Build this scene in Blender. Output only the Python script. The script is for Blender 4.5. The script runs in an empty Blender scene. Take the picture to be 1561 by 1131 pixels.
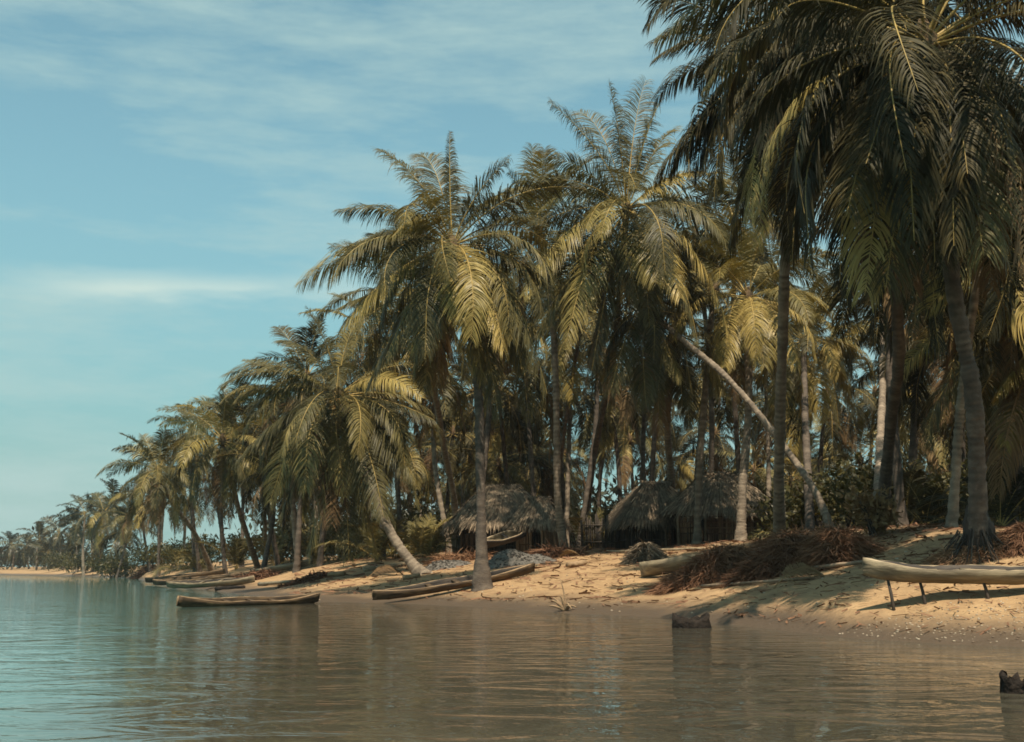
import bpy, math, random
import numpy as np
from mathutils import Vector, Matrix

# ------------------------------------------------------------------ camera, sky, sun, exposure
sc = bpy.context.scene
COL = sc.collection
W0, H0, FPX, HORIZON, CAMH = 1561.0, 1131.0, 1800.0, 869.0, 1.0
PITCH = math.atan((HORIZON - H0 / 2) / FPX)
cam_d = bpy.data.cameras.new('camera')
cam = bpy.data.objects.new('camera', cam_d)
COL.objects.link(cam)
cam_d.sensor_width = 36.0
cam_d.lens = 36.0 * FPX / W0
cam_d.clip_start, cam_d.clip_end = 0.1, 9000
cam.location = (0, 0, CAMH)
cam.rotation_euler = (math.pi / 2 + PITCH, 0, 0)
sc.camera = cam

SUN = Vector((0.04, -0.42, 0.90)).normalized()          # towards the sun
world = bpy.data.worlds.new('World')
sc.world = world
world.use_nodes = True
wn, wl = world.node_tree.nodes, world.node_tree.links
wn.clear()
w_out = wn.new('ShaderNodeOutputWorld')
w_bg = wn.new('ShaderNodeBackground')
w_bg.inputs['Strength'].default_value = 0.118
sky = wn.new('ShaderNodeTexSky')
sky.sky_type = 'NISHITA'
sky.sun_disc = False
sky.sun_elevation = math.asin(SUN.z)
sky.sun_rotation = math.atan2(SUN.x, SUN.y)
sky.air_density, sky.dust_density, sky.ozone_density = 1.0, 0.4, 1.0
tint = wn.new('ShaderNodeMix'); tint.data_type = 'RGBA'; tint.blend_type = 'MULTIPLY'
tint.inputs['Factor'].default_value = 1.0
tint.inputs['B'].default_value = (0.70, 1.0, 0.78, 1)
wl.new(sky.outputs['Color'], tint.inputs['A'])
tc = wn.new('ShaderNodeTexCoord')
mp = wn.new('ShaderNodeMapping'); mp.inputs['Scale'].default_value = (1.5, 1.5, 7.0)
mp.inputs['Location'].default_value = (0.35, 0.2, 0.4)
wl.new(tc.outputs['Generated'], mp.inputs['Vector'])
cn = wn.new('ShaderNodeTexNoise'); cn.inputs['Scale'].default_value = 1.7
cn.inputs['Detail'].default_value = 9; cn.inputs['Roughness'].default_value = 0.64
wl.new(mp.outputs['Vector'], cn.inputs['Vector'])
cr = wn.new('ShaderNodeValToRGB')
cr.color_ramp.elements[0].position = 0.42; cr.color_ramp.elements[0].color = (0.15, 0.15, 0.15, 1)
cr.color_ramp.elements[1].position = 0.64; cr.color_ramp.elements[1].color = (1, 1, 1, 1)
wl.new(cn.outputs['Fac'], cr.inputs['Fac'])
cm = wn.new('ShaderNodeMath'); cm.operation = 'MULTIPLY'; cm.inputs[1].default_value = 0.85
wl.new(cr.outputs['Color'], cm.inputs[0])
cl = wn.new('ShaderNodeMix'); cl.data_type = 'RGBA'
cl.inputs['B'].default_value = (2.7, 3.75, 3.6, 1)
wl.new(cm.outputs[0], cl.inputs['Factor'])
# pale haze low over the horizon
sxyz = wn.new('ShaderNodeSeparateXYZ'); wl.new(tc.outputs['Generated'], sxyz.inputs[0])
hz_ = wn.new('ShaderNodeMapRange'); hz_.interpolation_type = 'SMOOTHSTEP'
hz_.inputs['From Min'].default_value = 0.38; hz_.inputs['From Max'].default_value = 0.0
hz_.inputs['To Max'].default_value = 0.85
wl.new(sxyz.outputs['Z'], hz_.inputs['Value'])
hm = wn.new('ShaderNodeMix'); hm.data_type = 'RGBA'; hm.inputs['B'].default_value = (1.0, 2.02, 2.25, 1)
wl.new(hz_.outputs['Result'], hm.inputs['Factor']); wl.new(tint.outputs['Result'], hm.inputs['A'])
wl.new(hm.outputs['Result'], cl.inputs['A'])
# one brighter streak of cloud low on the left
def wmath(op, a, b):
    m_ = wn.new('ShaderNodeMath'); m_.operation = op
    for i_, v_ in enumerate((a, b)):
        if isinstance(v_, (int, float)): m_.inputs[i_].default_value = v_
        else: wl.new(v_, m_.inputs[i_])
    return m_.outputs[0]
def wstep(v, lo, hi):
    m_ = wn.new('ShaderNodeMapRange'); m_.interpolation_type = 'SMOOTHSTEP'; wl.new(v, m_.inputs['Value'])
    m_.inputs['From Min'].default_value = lo; m_.inputs['From Max'].default_value = hi
    return m_.outputs['Result']
n2 = wn.new('ShaderNodeTexNoise'); n2.inputs['Scale'].default_value = 5.0; n2.inputs['Detail'].default_value = 8
mp2 = wn.new('ShaderNodeMapping'); mp2.inputs['Scale'].default_value = (1, 1, 4.5); mp2.inputs['Location'].default_value = (0.42, 0.1, 0.3); wl.new(tc.outputs['Generated'], mp2.inputs['Vector']); wl.new(mp2.outputs[0], n2.inputs['Vector'])
zc = wmath('ABSOLUTE', wmath('SUBTRACT', wmath('ADD', sxyz.outputs['Z'], wmath('MULTIPLY', wmath('SUBTRACT', n2.outputs['Fac'], 0.5), 0.05)), 0.225), 0)
stk = wmath('MULTIPLY', wmath('MULTIPLY', wstep(zc, 0.022, 0.004), wmath('MULTIPLY', wstep(sxyz.outputs['X'], -0.05, -0.16), wstep(sxyz.outputs['X'], -0.42, -0.30))), wstep(n2.outputs['Fac'], 0.36, 0.66))
sk2 = wn.new('ShaderNodeMix'); sk2.data_type = 'RGBA'; sk2.inputs['B'].default_value = (3.7, 4.5, 4.1, 1)
wl.new(wmath('MULTIPLY', stk, 0.9), sk2.inputs['Factor']); wl.new(cl.outputs['Result'], sk2.inputs['A'])
wl.new(sk2.outputs['Result'], w_bg.inputs['Color'])
wl.new(w_bg.outputs[0], w_out.inputs['Surface'])

sun_d = bpy.data.lights.new('sun', 'SUN')
sun_d.energy = 5.0
sun_d.angle = math.radians(0.5)
sun_d.color = (1.0, 0.87, 0.68)
sun = bpy.data.objects.new('sun', sun_d)
COL.objects.link(sun)
sun.rotation_euler = SUN.to_track_quat('Z', 'Y').to_euler()
sun.location = (30, -20, 60)

sc.view_settings.view_transform = 'Standard'
sc.view_settings.look = 'None'
sc.view_settings.exposure = 0.57
sc.view_settings.gamma = 1.0
sc.render.engine = 'CYCLES'
sc.cycles.max_bounces = 6
sc.cycles.diffuse_bounces = 3
sc.cycles.glossy_bounces = 2
sc.cycles.transmission_bounces = 3
sc.cycles.caustics_reflective = False
sc.cycles.caustics_refractive = False
sc.cycles.sample_clamp_indirect = 4
sc.cycles.use_denoising = True
sc.cycles.denoiser = 'OPENIMAGEDENOISE'
sc.cycles.denoising_input_passes = 'RGB_ALBEDO_NORMAL'
sc.cycles.filter_width = 1.7

rng = np.random.default_rng(11)
random.seed(5)

# ------------------------------------------------------------------ picture <-> place
cp, sp_ = math.cos(PITCH), math.sin(PITCH)


def ray(px, py):
    a, b = (px - W0 / 2) / FPX, (H0 / 2 - py) / FPX
    return np.array([a, cp - sp_ * b, sp_ + cp * b])


def P(px, py, Y):
    d = ray(px, py)
    return np.array([0, 0, CAMH]) + d * (Y / d[1])


def on_water(px, py):
    d = ray(px, py)
    return np.array([0, 0, CAMH]) + d * (-CAMH / d[2])


# ------------------------------------------------------------------ terrain height
# the waterline, then the profile of the bank along some directions: (how far, how high)
SHORE = [(1900, 1002), (1561, 985), (1430, 980), (1300, 972), (1200, 961), (1100, 951), (1000, 941), (860, 934.5), (740, 926), (640, 921),
         (560, 919), (490, 918), (440, 914), (400, 909.5), (350, 905), (290, 896), (230, 886.5), (200, 880.5), (160, 878.8), (0, 876), (-400, 874)]
SHORE = sorted(SHORE)
SPX = np.array([p for p, _ in SHORE], float)
SLY = np.array([math.log(on_water(p, y)[1]) for p, y in SHORE])
COLS = [(-400, [(None, 410, .9), (None, 480, 2.0)]), (0, [(870, 300, 0), (None, 380, 2.0)]), (160, [(None, 195, .9), (None, 250, 2.0)]), (250, [(872, 116, 0), (None, 180, 2.1)]),
        (340, [(880, 80, 0), (873, 90, 0), (None, 140, 2.1)]), (420, [(890, 58, 0), (868, 74, 0), (None, 115, 2.1)]), (490, [(893, 46, 0), (868, 60, 0), (None, 100, 2.2)]),
        (560, [(897, 43, 0), (864, 55, 0), (850, 63, 0), (None, 95, 2.2)]), (640, [(897, 41, 0), (873, 47.5, 0), (850, 60, 0), (None, 85, 2.2)]),
        (740, [(897, 37, 0), (872, 43, 0), (850, 51, 0), (None, 80, 2.2)]), (860, [(897, 33.5, 0), (866, 41, 0), (842, 50, 0), (None, 78, 2.3)]),
        (1000, [(905, 30, 0), (866, 38, 0), (838, 47, 0), (None, 72, 2.4)]), (1100, [(915, 25.5, 0), (880, 30, 0), (845, 38, 0), (824, 46, 0), (None, 68, 2.4)]),
        (1200, [(930, 21, 0), (890, 25, 0), (850, 32, 0), (822, 39, 0), (None, 65, 2.4)]), (1300, [(935, 19, 0), (900, 20.8, 0), (868, 24.5, 0), (828, 32, 0), (803, 36, 0), (None, 60, 2.5)]),
        (1430, [(935, 17.7, 0), (902, 19.3, 0), (866, 21, 0), (840, 23.5, 0), (803, 28, 0), (800, 34, 0), (None, 55, 2.5)]),
        (1561, [(950, 16.7, 0), (906, 18.6, 0), (850, 20.4, 0), (815, 23.5, 0), (803, 28, 0), (None, 50, 2.5)]), (1900, [(960, 16, 0), (906, 18, 0), (846, 20.4, 0), (815, 24, 0), (None, 50, 2.5)])]
CPX = np.array([c[0] for c in COLS], float)
CPR = []
for px, pts in COLS:
    l0 = float(np.interp(px, SPX, SLY))
    a = [(math.log(.45), -1.4), (math.log(.75), -.8), (math.log(.93), -.22), (0.0, 0.0)] + [(math.log(Y) - l0, P(px, py, Y)[2] if py else z) for py, Y, z in pts]
    CPR.append((np.array([q[0] for q in a]), np.array([q[1] for q in a])))
KX = FPX * (cp + sp_ * (HORIZON - H0 / 2) / FPX)


def tz(X, Y):
    X = np.atleast_1d(np.asarray(X, float)); Y = np.atleast_1d(np.asarray(Y, float))
    px = np.clip(W0 / 2 + X / Y * KX, -400, 1900)
    s0 = np.log(Y) - np.interp(px, SPX, SLY)
    i = np.clip(np.searchsorted(CPX, px) - 1, 0, len(CPX) - 2)
    f = (px - CPX[i]) / (CPX[i + 1] - CPX[i])
    z = np.zeros(X.shape)
    for o, w in ((-.06, .2), (-.03, .2), (0, .2), (.03, .2), (.06, .2)):
        allz = np.stack([np.interp(s0 + o, a, b) for a, b in CPR])
        k = np.arange(X.size)
        z += w * (allz[i, k] * (1 - f) + allz[i + 1, k] * f)
    land = np.clip((z - 0.05) / 0.4, 0, 1)
    return z + land * (0.022 * np.sin(X * 1.1 + 1.3 * np.sin(Y * .5)) * np.sin(Y * 0.9 + 1.7 * np.sin(X * .37)) + 0.018 * np.sin(X * 2.7 + Y * 1.9) * np.sin(Y * 2.3 - X * 1.1))


_CACHE = {}


def ground(px, py):
    """the point of the ground seen at a pixel"""
    d = ray(px, py)
    Y = np.exp(np.linspace(math.log(6), math.log(600), 1500))
    X = d[0] / d[1] * Y
    Z = CAMH + d[2] / d[1] * Y
    g = np.maximum(tz(X, Y), 0)
    hit = np.nonzero(Z <= g)[0]
    i = hit[0] if len(hit) else np.argmin(Z - g)
    return np.array([X[i], Y[i], tz(X[i], Y[i])[0]])


def at(px, Y):
    u = (px - W0 / 2) / (FPX * cp)
    u = (px - W0 / 2) / FPX / (cp - sp_ * ((H0 / 2 - HORIZON) / FPX))
    return np.array([u * Y, Y, tz(u * Y, Y)[0]])


# ------------------------------------------------------------------ object helpers
def link(name, data, parent=None, loc=(0, 0, 0)):
    o = bpy.data.objects.new(name, data)
    COL.objects.link(o)
    o.parent = parent
    o.location = [float(v) for v in loc]
    return o


def tag(o, label=None, cat=None, group=None, kind=None):
    if label: o['label'] = label
    if cat: o['category'] = cat
    if group: o['group'] = group
    if kind: o['kind'] = kind
    return o


def root(name, loc, label, cat, group=None):
    return tag(link(name, None, None, loc), label, cat, group)


def mesh(name, V, quads=None, tris=None, mats=(), mi=None, smooth=False, attr=None):
    V = np.asarray(V, np.float32).reshape(-1, 3)
    q = np.zeros((0, 4), np.int32) if quads is None else np.asarray(quads, np.int32).reshape(-1, 4)
    t = np.zeros((0, 3), np.int32) if tris is None else np.asarray(tris, np.int32).reshape(-1, 3)
    me = bpy.data.meshes.new(name)
    me.vertices.add(len(V)); me.vertices.foreach_set('co', V.ravel())
    idx = np.concatenate([q.ravel(), t.ravel()])
    me.loops.add(len(idx)); me.loops.foreach_set('vertex_index', idx)
    nf = len(q) + len(t)
    me.polygons.add(nf)
    me.polygons.foreach_set('loop_start', np.concatenate([np.arange(len(q)) * 4, len(q) * 4 + np.arange(len(t)) * 3]).astype(np.int32))
    for m in mats: me.materials.append(m)
    if mi is not None: me.polygons.foreach_set('material_index', np.asarray(mi, np.int32))
    if smooth: me.polygons.foreach_set('use_smooth', np.ones(nf, bool))
    me.update(calc_edges=True)
    if attr is not None:
        a = me.attributes.new('ring', 'FLOAT', 'POINT')
        a.data.foreach_set('value', np.asarray(attr, np.float32))
    return me


class MB:
    """collects shapes for one mesh"""
    def __init__(self): self.V, self.Q, self.T, self.qm, self.tm, self.n = [], [], [], [], [], 0

    def add(self, V, Q=None, T=None, m=0):
        V = np.asarray(V, float).reshape(-1, 3)
        if Q is not None and len(Q):
            Q = np.asarray(Q).reshape(-1, 4) + self.n; self.Q.append(Q); self.qm.append(np.full(len(Q), m))
        if T is not None and len(T):
            T = np.asarray(T).reshape(-1, 3) + self.n; self.T.append(T); self.tm.append(np.full(len(T), m))
        self.V.append(V); self.n += len(V)

    def tube(self, pts, rad, n=8, m=0, cap=True, jitter=0.0):
        pts = np.asarray(pts, float); k = len(pts)
        rad = np.broadcast_to(np.asarray(rad, float), (k,))
        V, Q, T = tube_arrays(pts, rad, n)
        if jitter:
            V = V + rng.normal(0, jitter, V.shape)
        if cap:
            c0, c1 = len(V), len(V) + 1
            V = np.vstack([V, pts[0], pts[-1]])
            i = np.arange(n); j = (i + 1) % n
            T = np.concatenate([np.stack([np.full(n, c0), j, i], 1), np.stack([np.full(n, c1), (k - 1) * n + i, (k - 1) * n + j], 1)])
        else: T = None
        self.add(V, Q, T, m)

    def box(self, c, s, M=None, m=0):
        s = np.asarray(s) / 2
        V = np.array([[x, y, z] for x in (-1, 1) for y in (-1, 1) for z in (-1, 1)], float) * s
        if M is not None: V = V @ np.asarray(M).T
        self.add(V + np.asarray(c), [[0, 1, 3, 2], [4, 6, 7, 5], [0, 4, 5, 1], [2, 3, 7, 6], [0, 2, 6, 4], [1, 5, 7, 3]], m=m)

    def build(self, name, mats, parent=None, loc=(0, 0, 0), smooth=False, local=True):
        V = np.vstack(self.V)
        q = np.vstack(self.Q) if self.Q else None
        t = np.vstack(self.T) if self.T else None
        mi = np.concatenate(self.qm + self.tm)
        return link(name, mesh(name, V, q, t, mats, mi, smooth), parent, loc)


def nrm(v):
    return v / np.maximum(np.linalg.norm(v, axis=-1, keepdims=True), 1e-9)


def tube_arrays(pts, rad, n):
    k = len(pts)
    T = nrm(np.gradient(pts, axis=0))
    ref = np.array([1.0, 0.13, 0.07]) if abs(T[:, 0]).mean() < .8 else np.array([0.1, 1.0, 0.2])
    A = nrm(np.cross(T, ref)); B = np.cross(T, A)
    ph = np.arange(n) / n * 2 * math.pi
    V = pts[:, None, :] + rad[:, None, None] * (A[:, None, :] * np.cos(ph)[None, :, None] + B[:, None, :] * np.sin(ph)[None, :, None])
    i = np.arange(k - 1)[:, None] * n; j = np.arange(n)[None, :]; j2 = (j + 1) % n
    Q = np.stack([i + j, i + j2, i + n + j2, i + n + j], -1).reshape(-1, 4)
    return V.reshape(-1, 3), Q, None


def spline(pts, n):
    """Catmull-Rom through the points"""
    p = np.asarray(pts, float)
    p = np.vstack([2 * p[0] - p[1], p, 2 * p[-1] - p[-2]])
    out = []
    t = np.linspace(0, len(p) - 3 - 1e-9, n)
    for s in t:
        i = int(s); u = s - i
        a, b, c, d = p[i:i + 4]
        out.append(0.5 * (2 * b + (c - a) * u + (2 * a - 5 * b + 4 * c - d) * u * u + (3 * b - a - 3 * c + d) * u ** 3))
    return np.array(out)


# ------------------------------------------------------------------ materials
def new_mat(name):
    m = bpy.data.materials.new(name); m.use_nodes = True
    nt = m.node_tree; nt.nodes.clear()
    return m, nt.nodes, nt.links, nt.nodes.new('ShaderNodeOutputMaterial')


def ramp(n, stops):
    r = n.new('ShaderNodeValToRGB')
    e = r.color_ramp.elements
    while len(e) < len(stops): e.new(0.5)
    for x, (p, c) in zip(e, stops):
        x.position = p; x.color = (*c, 1)
    return r


def leaf_mat(name, cols, trans=0.13, rough=0.42, tcol=None, spec=0.22):
    m, n, l, out = new_mat(name)
    g = n.new('ShaderNodeNewGeometry'); oi = n.new('ShaderNodeObjectInfo')
    mx = n.new('ShaderNodeMath'); mx.operation = 'MULTIPLY_ADD'
    mx.inputs[1].default_value = 0.38
    mo = n.new('ShaderNodeMath'); mo.operation = 'MULTIPLY'; mo.inputs[1].default_value = 0.62
    l.new(oi.outputs['Random'], mo.inputs[0])
    l.new(g.outputs['Random Per Island'], mx.inputs[0]); l.new(mo.outputs[0], mx.inputs[2])
    r = ramp(n, [(i / (len(cols) - 1), c) for i, c in enumerate(cols)])
    l.new(mx.outputs[0], r.inputs['Fac'])
    b = n.new('ShaderNodeBsdfPrincipled')
    b.inputs['Roughness'].default_value = rough
    b.inputs['Specular IOR Level'].default_value = spec
    l.new(r.outputs['Color'], b.inputs['Base Color'])
    t = n.new('ShaderNodeBsdfTranslucent')
    tm = n.new('ShaderNodeMix'); tm.data_type = 'RGBA'; tm.blend_type = 'MULTIPLY'; tm.inputs['Factor'].default_value = 1
    tm.inputs['B'].default_value = (*(tcol or (1.25, 1.15, 0.6)), 1)
    l.new(r.outputs['Color'], tm.inputs['A']); l.new(tm.outputs['Result'], t.inputs['Color'])
    mxs = n.new('ShaderNodeMixShader'); mxs.inputs['Fac'].default_value = trans
    l.new(b.outputs[0], mxs.inputs[1]); l.new(t.outputs[0], mxs.inputs[2])
    l.new(mxs.outputs[0], out.inputs['Surface'])
    return m


def noise_mat(name, stops, scale=4.0, rough=0.85, detail=6, stretch=(1, 1, 1), bump=0.3, bscale=None, ring=None, coord='Object', spec=0.3, island=0.0):
    m, n, l, out = new_mat(name)
    t = n.new('ShaderNodeTexCoord'); mpn = n.new('ShaderNodeMapping'); mpn.inputs['Scale'].default_value = stretch
    l.new(t.outputs[coord], mpn.inputs['Vector'])
    tx = n.new('ShaderNodeTexNoise'); tx.inputs['Scale'].default_value = scale; tx.inputs['Detail'].default_value = detail
    tx.inputs['Roughness'].default_value = 0.62
    l.new(mpn.outputs[0], tx.inputs['Vector'])
    r = ramp(n, stops)
    fac = tx.outputs['Fac']
    if island:
        g = n.new('ShaderNodeNewGeometry')
        a = n.new('ShaderNodeMath'); a.operation = 'MULTIPLY_ADD'; a.inputs[1].default_value = island
        s = n.new('ShaderNodeMath'); s.operation = 'SUBTRACT'; s.inputs[1].default_value = island / 2
        l.new(g.outputs['Random Per Island'], a.inputs[0]); l.new(fac, s.inputs[0]); l.new(s.outputs[0], a.inputs[2])
        fac = a.outputs[0]
    l.new(fac, r.inputs['Fac'])
    col = r.outputs['Color']
    b = n.new('ShaderNodeBsdfPrincipled')
    if ring:
        at_ = n.new('ShaderNodeAttribute'); at_.attribute_name = 'ring'
        mm = n.new('ShaderNodeMix'); mm.data_type = 'RGBA'
        l.new(at_.outputs['Fac'], mm.inputs['Factor']); l.new(col, mm.inputs['A']); mm.inputs['B'].default_value = (*ring, 1)
        col = mm.outputs['Result']
    l.new(col, b.inputs['Base Color'])
    b.inputs['Roughness'].default_value = rough; b.inputs['Specular IOR Level'].default_value = spec
    if bump:
        t2 = n.new('ShaderNodeTexNoise'); t2.inputs['Scale'].default_value = bscale or scale * 3; t2.inputs['Detail'].default_value = 6
        l.new(mpn.outputs[0], t2.inputs['Vector'])
        bp = n.new('ShaderNodeBump'); bp.inputs['Strength'].default_value = bump; bp.inputs['Distance'].default_value = 0.05
        l.new(t2.outputs['Fac'], bp.inputs['Height']); l.new(bp.outputs[0], b.inputs['Normal'])
    l.new(b.outputs[0], out.inputs['Surface'])
    return m


M = {}
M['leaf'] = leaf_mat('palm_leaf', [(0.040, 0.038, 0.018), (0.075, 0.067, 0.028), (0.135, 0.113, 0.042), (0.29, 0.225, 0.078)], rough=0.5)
M['leaf_shaded'] = leaf_mat('palm_leaf_shaded', [(0.018, 0.018, 0.009), (0.032, 0.029, 0.013), (0.052, 0.043, 0.018), (0.105, 0.080, 0.030)], trans=0.08, rough=0.6, spec=0.15)  # leaf colour darkened to stand for shade under crowns and in the grove
M['leaf_gold'] = leaf_mat('palm_leaf_yellow_lit', [(0.13, 0.108, 0.036), (0.23, 0.18, 0.056), (0.32, 0.24, 0.076), (0.44, 0.32, 0.11)], trans=0.13)  # yellowing fronds, and sunlit ones with the sunlight put into the colour
M['leaf_dry'] = leaf_mat('palm_leaf_dry', [(0.09, 0.054, 0.028), (0.15, 0.092, 0.046), (0.21, 0.14, 0.068), (0.30, 0.21, 0.105)], trans=0.2, rough=0.7, tcol=(1.3, 1.0, 0.6))
M['leaf_far'] = leaf_mat('far_leaf', [(0.044, 0.046, 0.022), (0.078, 0.074, 0.032), (0.125, 0.108, 0.044), (0.19, 0.155, 0.06)], trans=0.1)
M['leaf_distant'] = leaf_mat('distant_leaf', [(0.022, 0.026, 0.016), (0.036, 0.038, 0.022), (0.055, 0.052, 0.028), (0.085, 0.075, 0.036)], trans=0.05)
M['bush'] = leaf_mat('bush_leaf', [(0.035, 0.036, 0.015), (0.06, 0.056, 0.02), (0.095, 0.08, 0.03), (0.14, 0.09, 0.04)], trans=0.2)
M['rachis'] = noise_mat('leaf_stem', [(0.3, (0.22, 0.155, 0.045)), (0.7, (0.42, 0.29, 0.09))], 3, 0.5, bump=0)
M['rachis_dry'] = noise_mat('dry_leaf_stem', [(0.3, (0.16, 0.09, 0.04)), (0.7, (0.30, 0.19, 0.09))], 3, 0.7, bump=0)
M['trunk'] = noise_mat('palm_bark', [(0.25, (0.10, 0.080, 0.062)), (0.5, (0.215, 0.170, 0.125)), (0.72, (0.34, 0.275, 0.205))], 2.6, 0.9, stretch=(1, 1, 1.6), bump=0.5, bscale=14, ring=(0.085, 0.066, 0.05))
M['trunk_shaded'] = noise_mat('palm_bark_shaded', [(0.25, (0.042, 0.033, 0.027)), (0.5, (0.095, 0.075, 0.059)), (0.75, (0.175, 0.138, 0.105))], 2.6, 0.92, stretch=(1, 1, 1.6), bump=0.5, bscale=14, ring=(0.05, 0.04, 0.032))  # bark copy with the grove's shade put into its colour
M['fibre'] = noise_mat('palm_fibre', [(0.3, (0.07, 0.045, 0.025)), (0.7, (0.20, 0.13, 0.07))], 9, 0.95, bump=0.6)
M['coconut'] = noise_mat('coconut_husk', [(0.3, (0.40, 0.17, 0.035)), (0.7, (0.55, 0.29, 0.07))], 5, 0.5, bump=0.1)
M['coconut_green'] = noise_mat('green_coconut_husk', [(0.3, (0.10, 0.09, 0.03)), (0.7, (0.20, 0.14, 0.05))], 5, 0.5, bump=0.1)
M['thatch'] = noise_mat('thatch', [(0.2, (0.07, 0.054, 0.039)), (0.5, (0.185, 0.14, 0.097)), (0.8, (0.34, 0.26, 0.175))], 3, 0.9, bump=0, island=0.5)
M['thatch_dark'] = noise_mat('old_thatch', [(0.2, (0.035, 0.028, 0.022)), (0.5, (0.07, 0.054, 0.04)), (0.8, (0.13, 0.10, 0.07))], 3, 0.9, bump=0, island=0.5)
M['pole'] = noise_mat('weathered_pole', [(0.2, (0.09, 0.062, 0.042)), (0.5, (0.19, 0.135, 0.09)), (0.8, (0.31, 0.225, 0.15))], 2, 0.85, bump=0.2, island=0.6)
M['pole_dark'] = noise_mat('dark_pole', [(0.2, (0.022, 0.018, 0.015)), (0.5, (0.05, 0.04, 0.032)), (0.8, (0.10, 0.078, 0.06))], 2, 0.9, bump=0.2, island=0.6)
M['mat_wall'] = noise_mat('woven_wall', [(0.2, (0.10, 0.055, 0.036)), (0.5, (0.22, 0.125, 0.08)), (0.8, (0.36, 0.23, 0.14))], 2.2, 0.9, bump=0.2, island=0.55)
M['canoe_tan'] = noise_mat('tan_wood', [(0.35, (0.030, 0.021, 0.015)), (0.55, (0.085, 0.055, 0.030)), (0.75, (0.20, 0.13, 0.066))], 3, 0.75, stretch=(0.35, 3, 3), bump=0.25)
M['canoe_grey'] = noise_mat('grey_wood', [(0.3, (0.06, 0.048, 0.033)), (0.5, (0.18, 0.145, 0.095)), (0.72, (0.32, 0.26, 0.165))], 3, 0.75, stretch=(0.35, 3, 3), bump=0.25)
M['canoe_dark'] = noise_mat('dark_wood', [(0.25, (0.018, 0.015, 0.013)), (0.5, (0.040, 0.032, 0.027)), (0.75, (0.085, 0.066, 0.05))], 3, 0.7, stretch=(0.35, 3, 3), bump=0.25)  # dark wood for hull insides and the canoe by the hut
M['canoe_pale'] = noise_mat('pale_wood', [(0.25, (0.14, 0.105, 0.065)), (0.5, (0.29, 0.22, 0.14)), (0.75, (0.45, 0.36, 0.25))], 3, 0.75, stretch=(0.35, 3, 3), bump=0.25)
M['brush'] = leaf_mat('dry_brush', [(0.08, 0.040, 0.025), (0.15, 0.076, 0.044), (0.22, 0.118, 0.066), (0.33, 0.20, 0.11)], trans=0.1, rough=0.85, tcol=(1, 1, 1))
M['log'] = noise_mat('log_bark', [(0.25, (0.13, 0.085, 0.05)), (0.5, (0.25, 0.17, 0.10)), (0.75, (0.36, 0.25, 0.15))], 3, 0.9, stretch=(0.5, 3, 3), bump=0.4)
M['rubble'] = noise_mat('grey_shells', [(0.3, (0.035, 0.031, 0.027)), (0.6, (0.075, 0.067, 0.058)), (0.95, (0.17, 0.155, 0.135))], 7, 0.9, bump=0.9, bscale=9, island=0.5)
M['pebble'] = noise_mat('pebble', [(0.25, (0.14, 0.10, 0.07)), (0.5, (0.34, 0.27, 0.19)), (0.8, (0.40, 0.33, 0.25))], 1.5, 0.8, bump=0, island=1.2)
M['stump'] = noise_mat('wet_dark_wood', [(0.3, (0.012, 0.010, 0.009)), (0.7, (0.035, 0.027, 0.022))], 6, 0.9, bump=0.8, spec=0.1)


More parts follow.
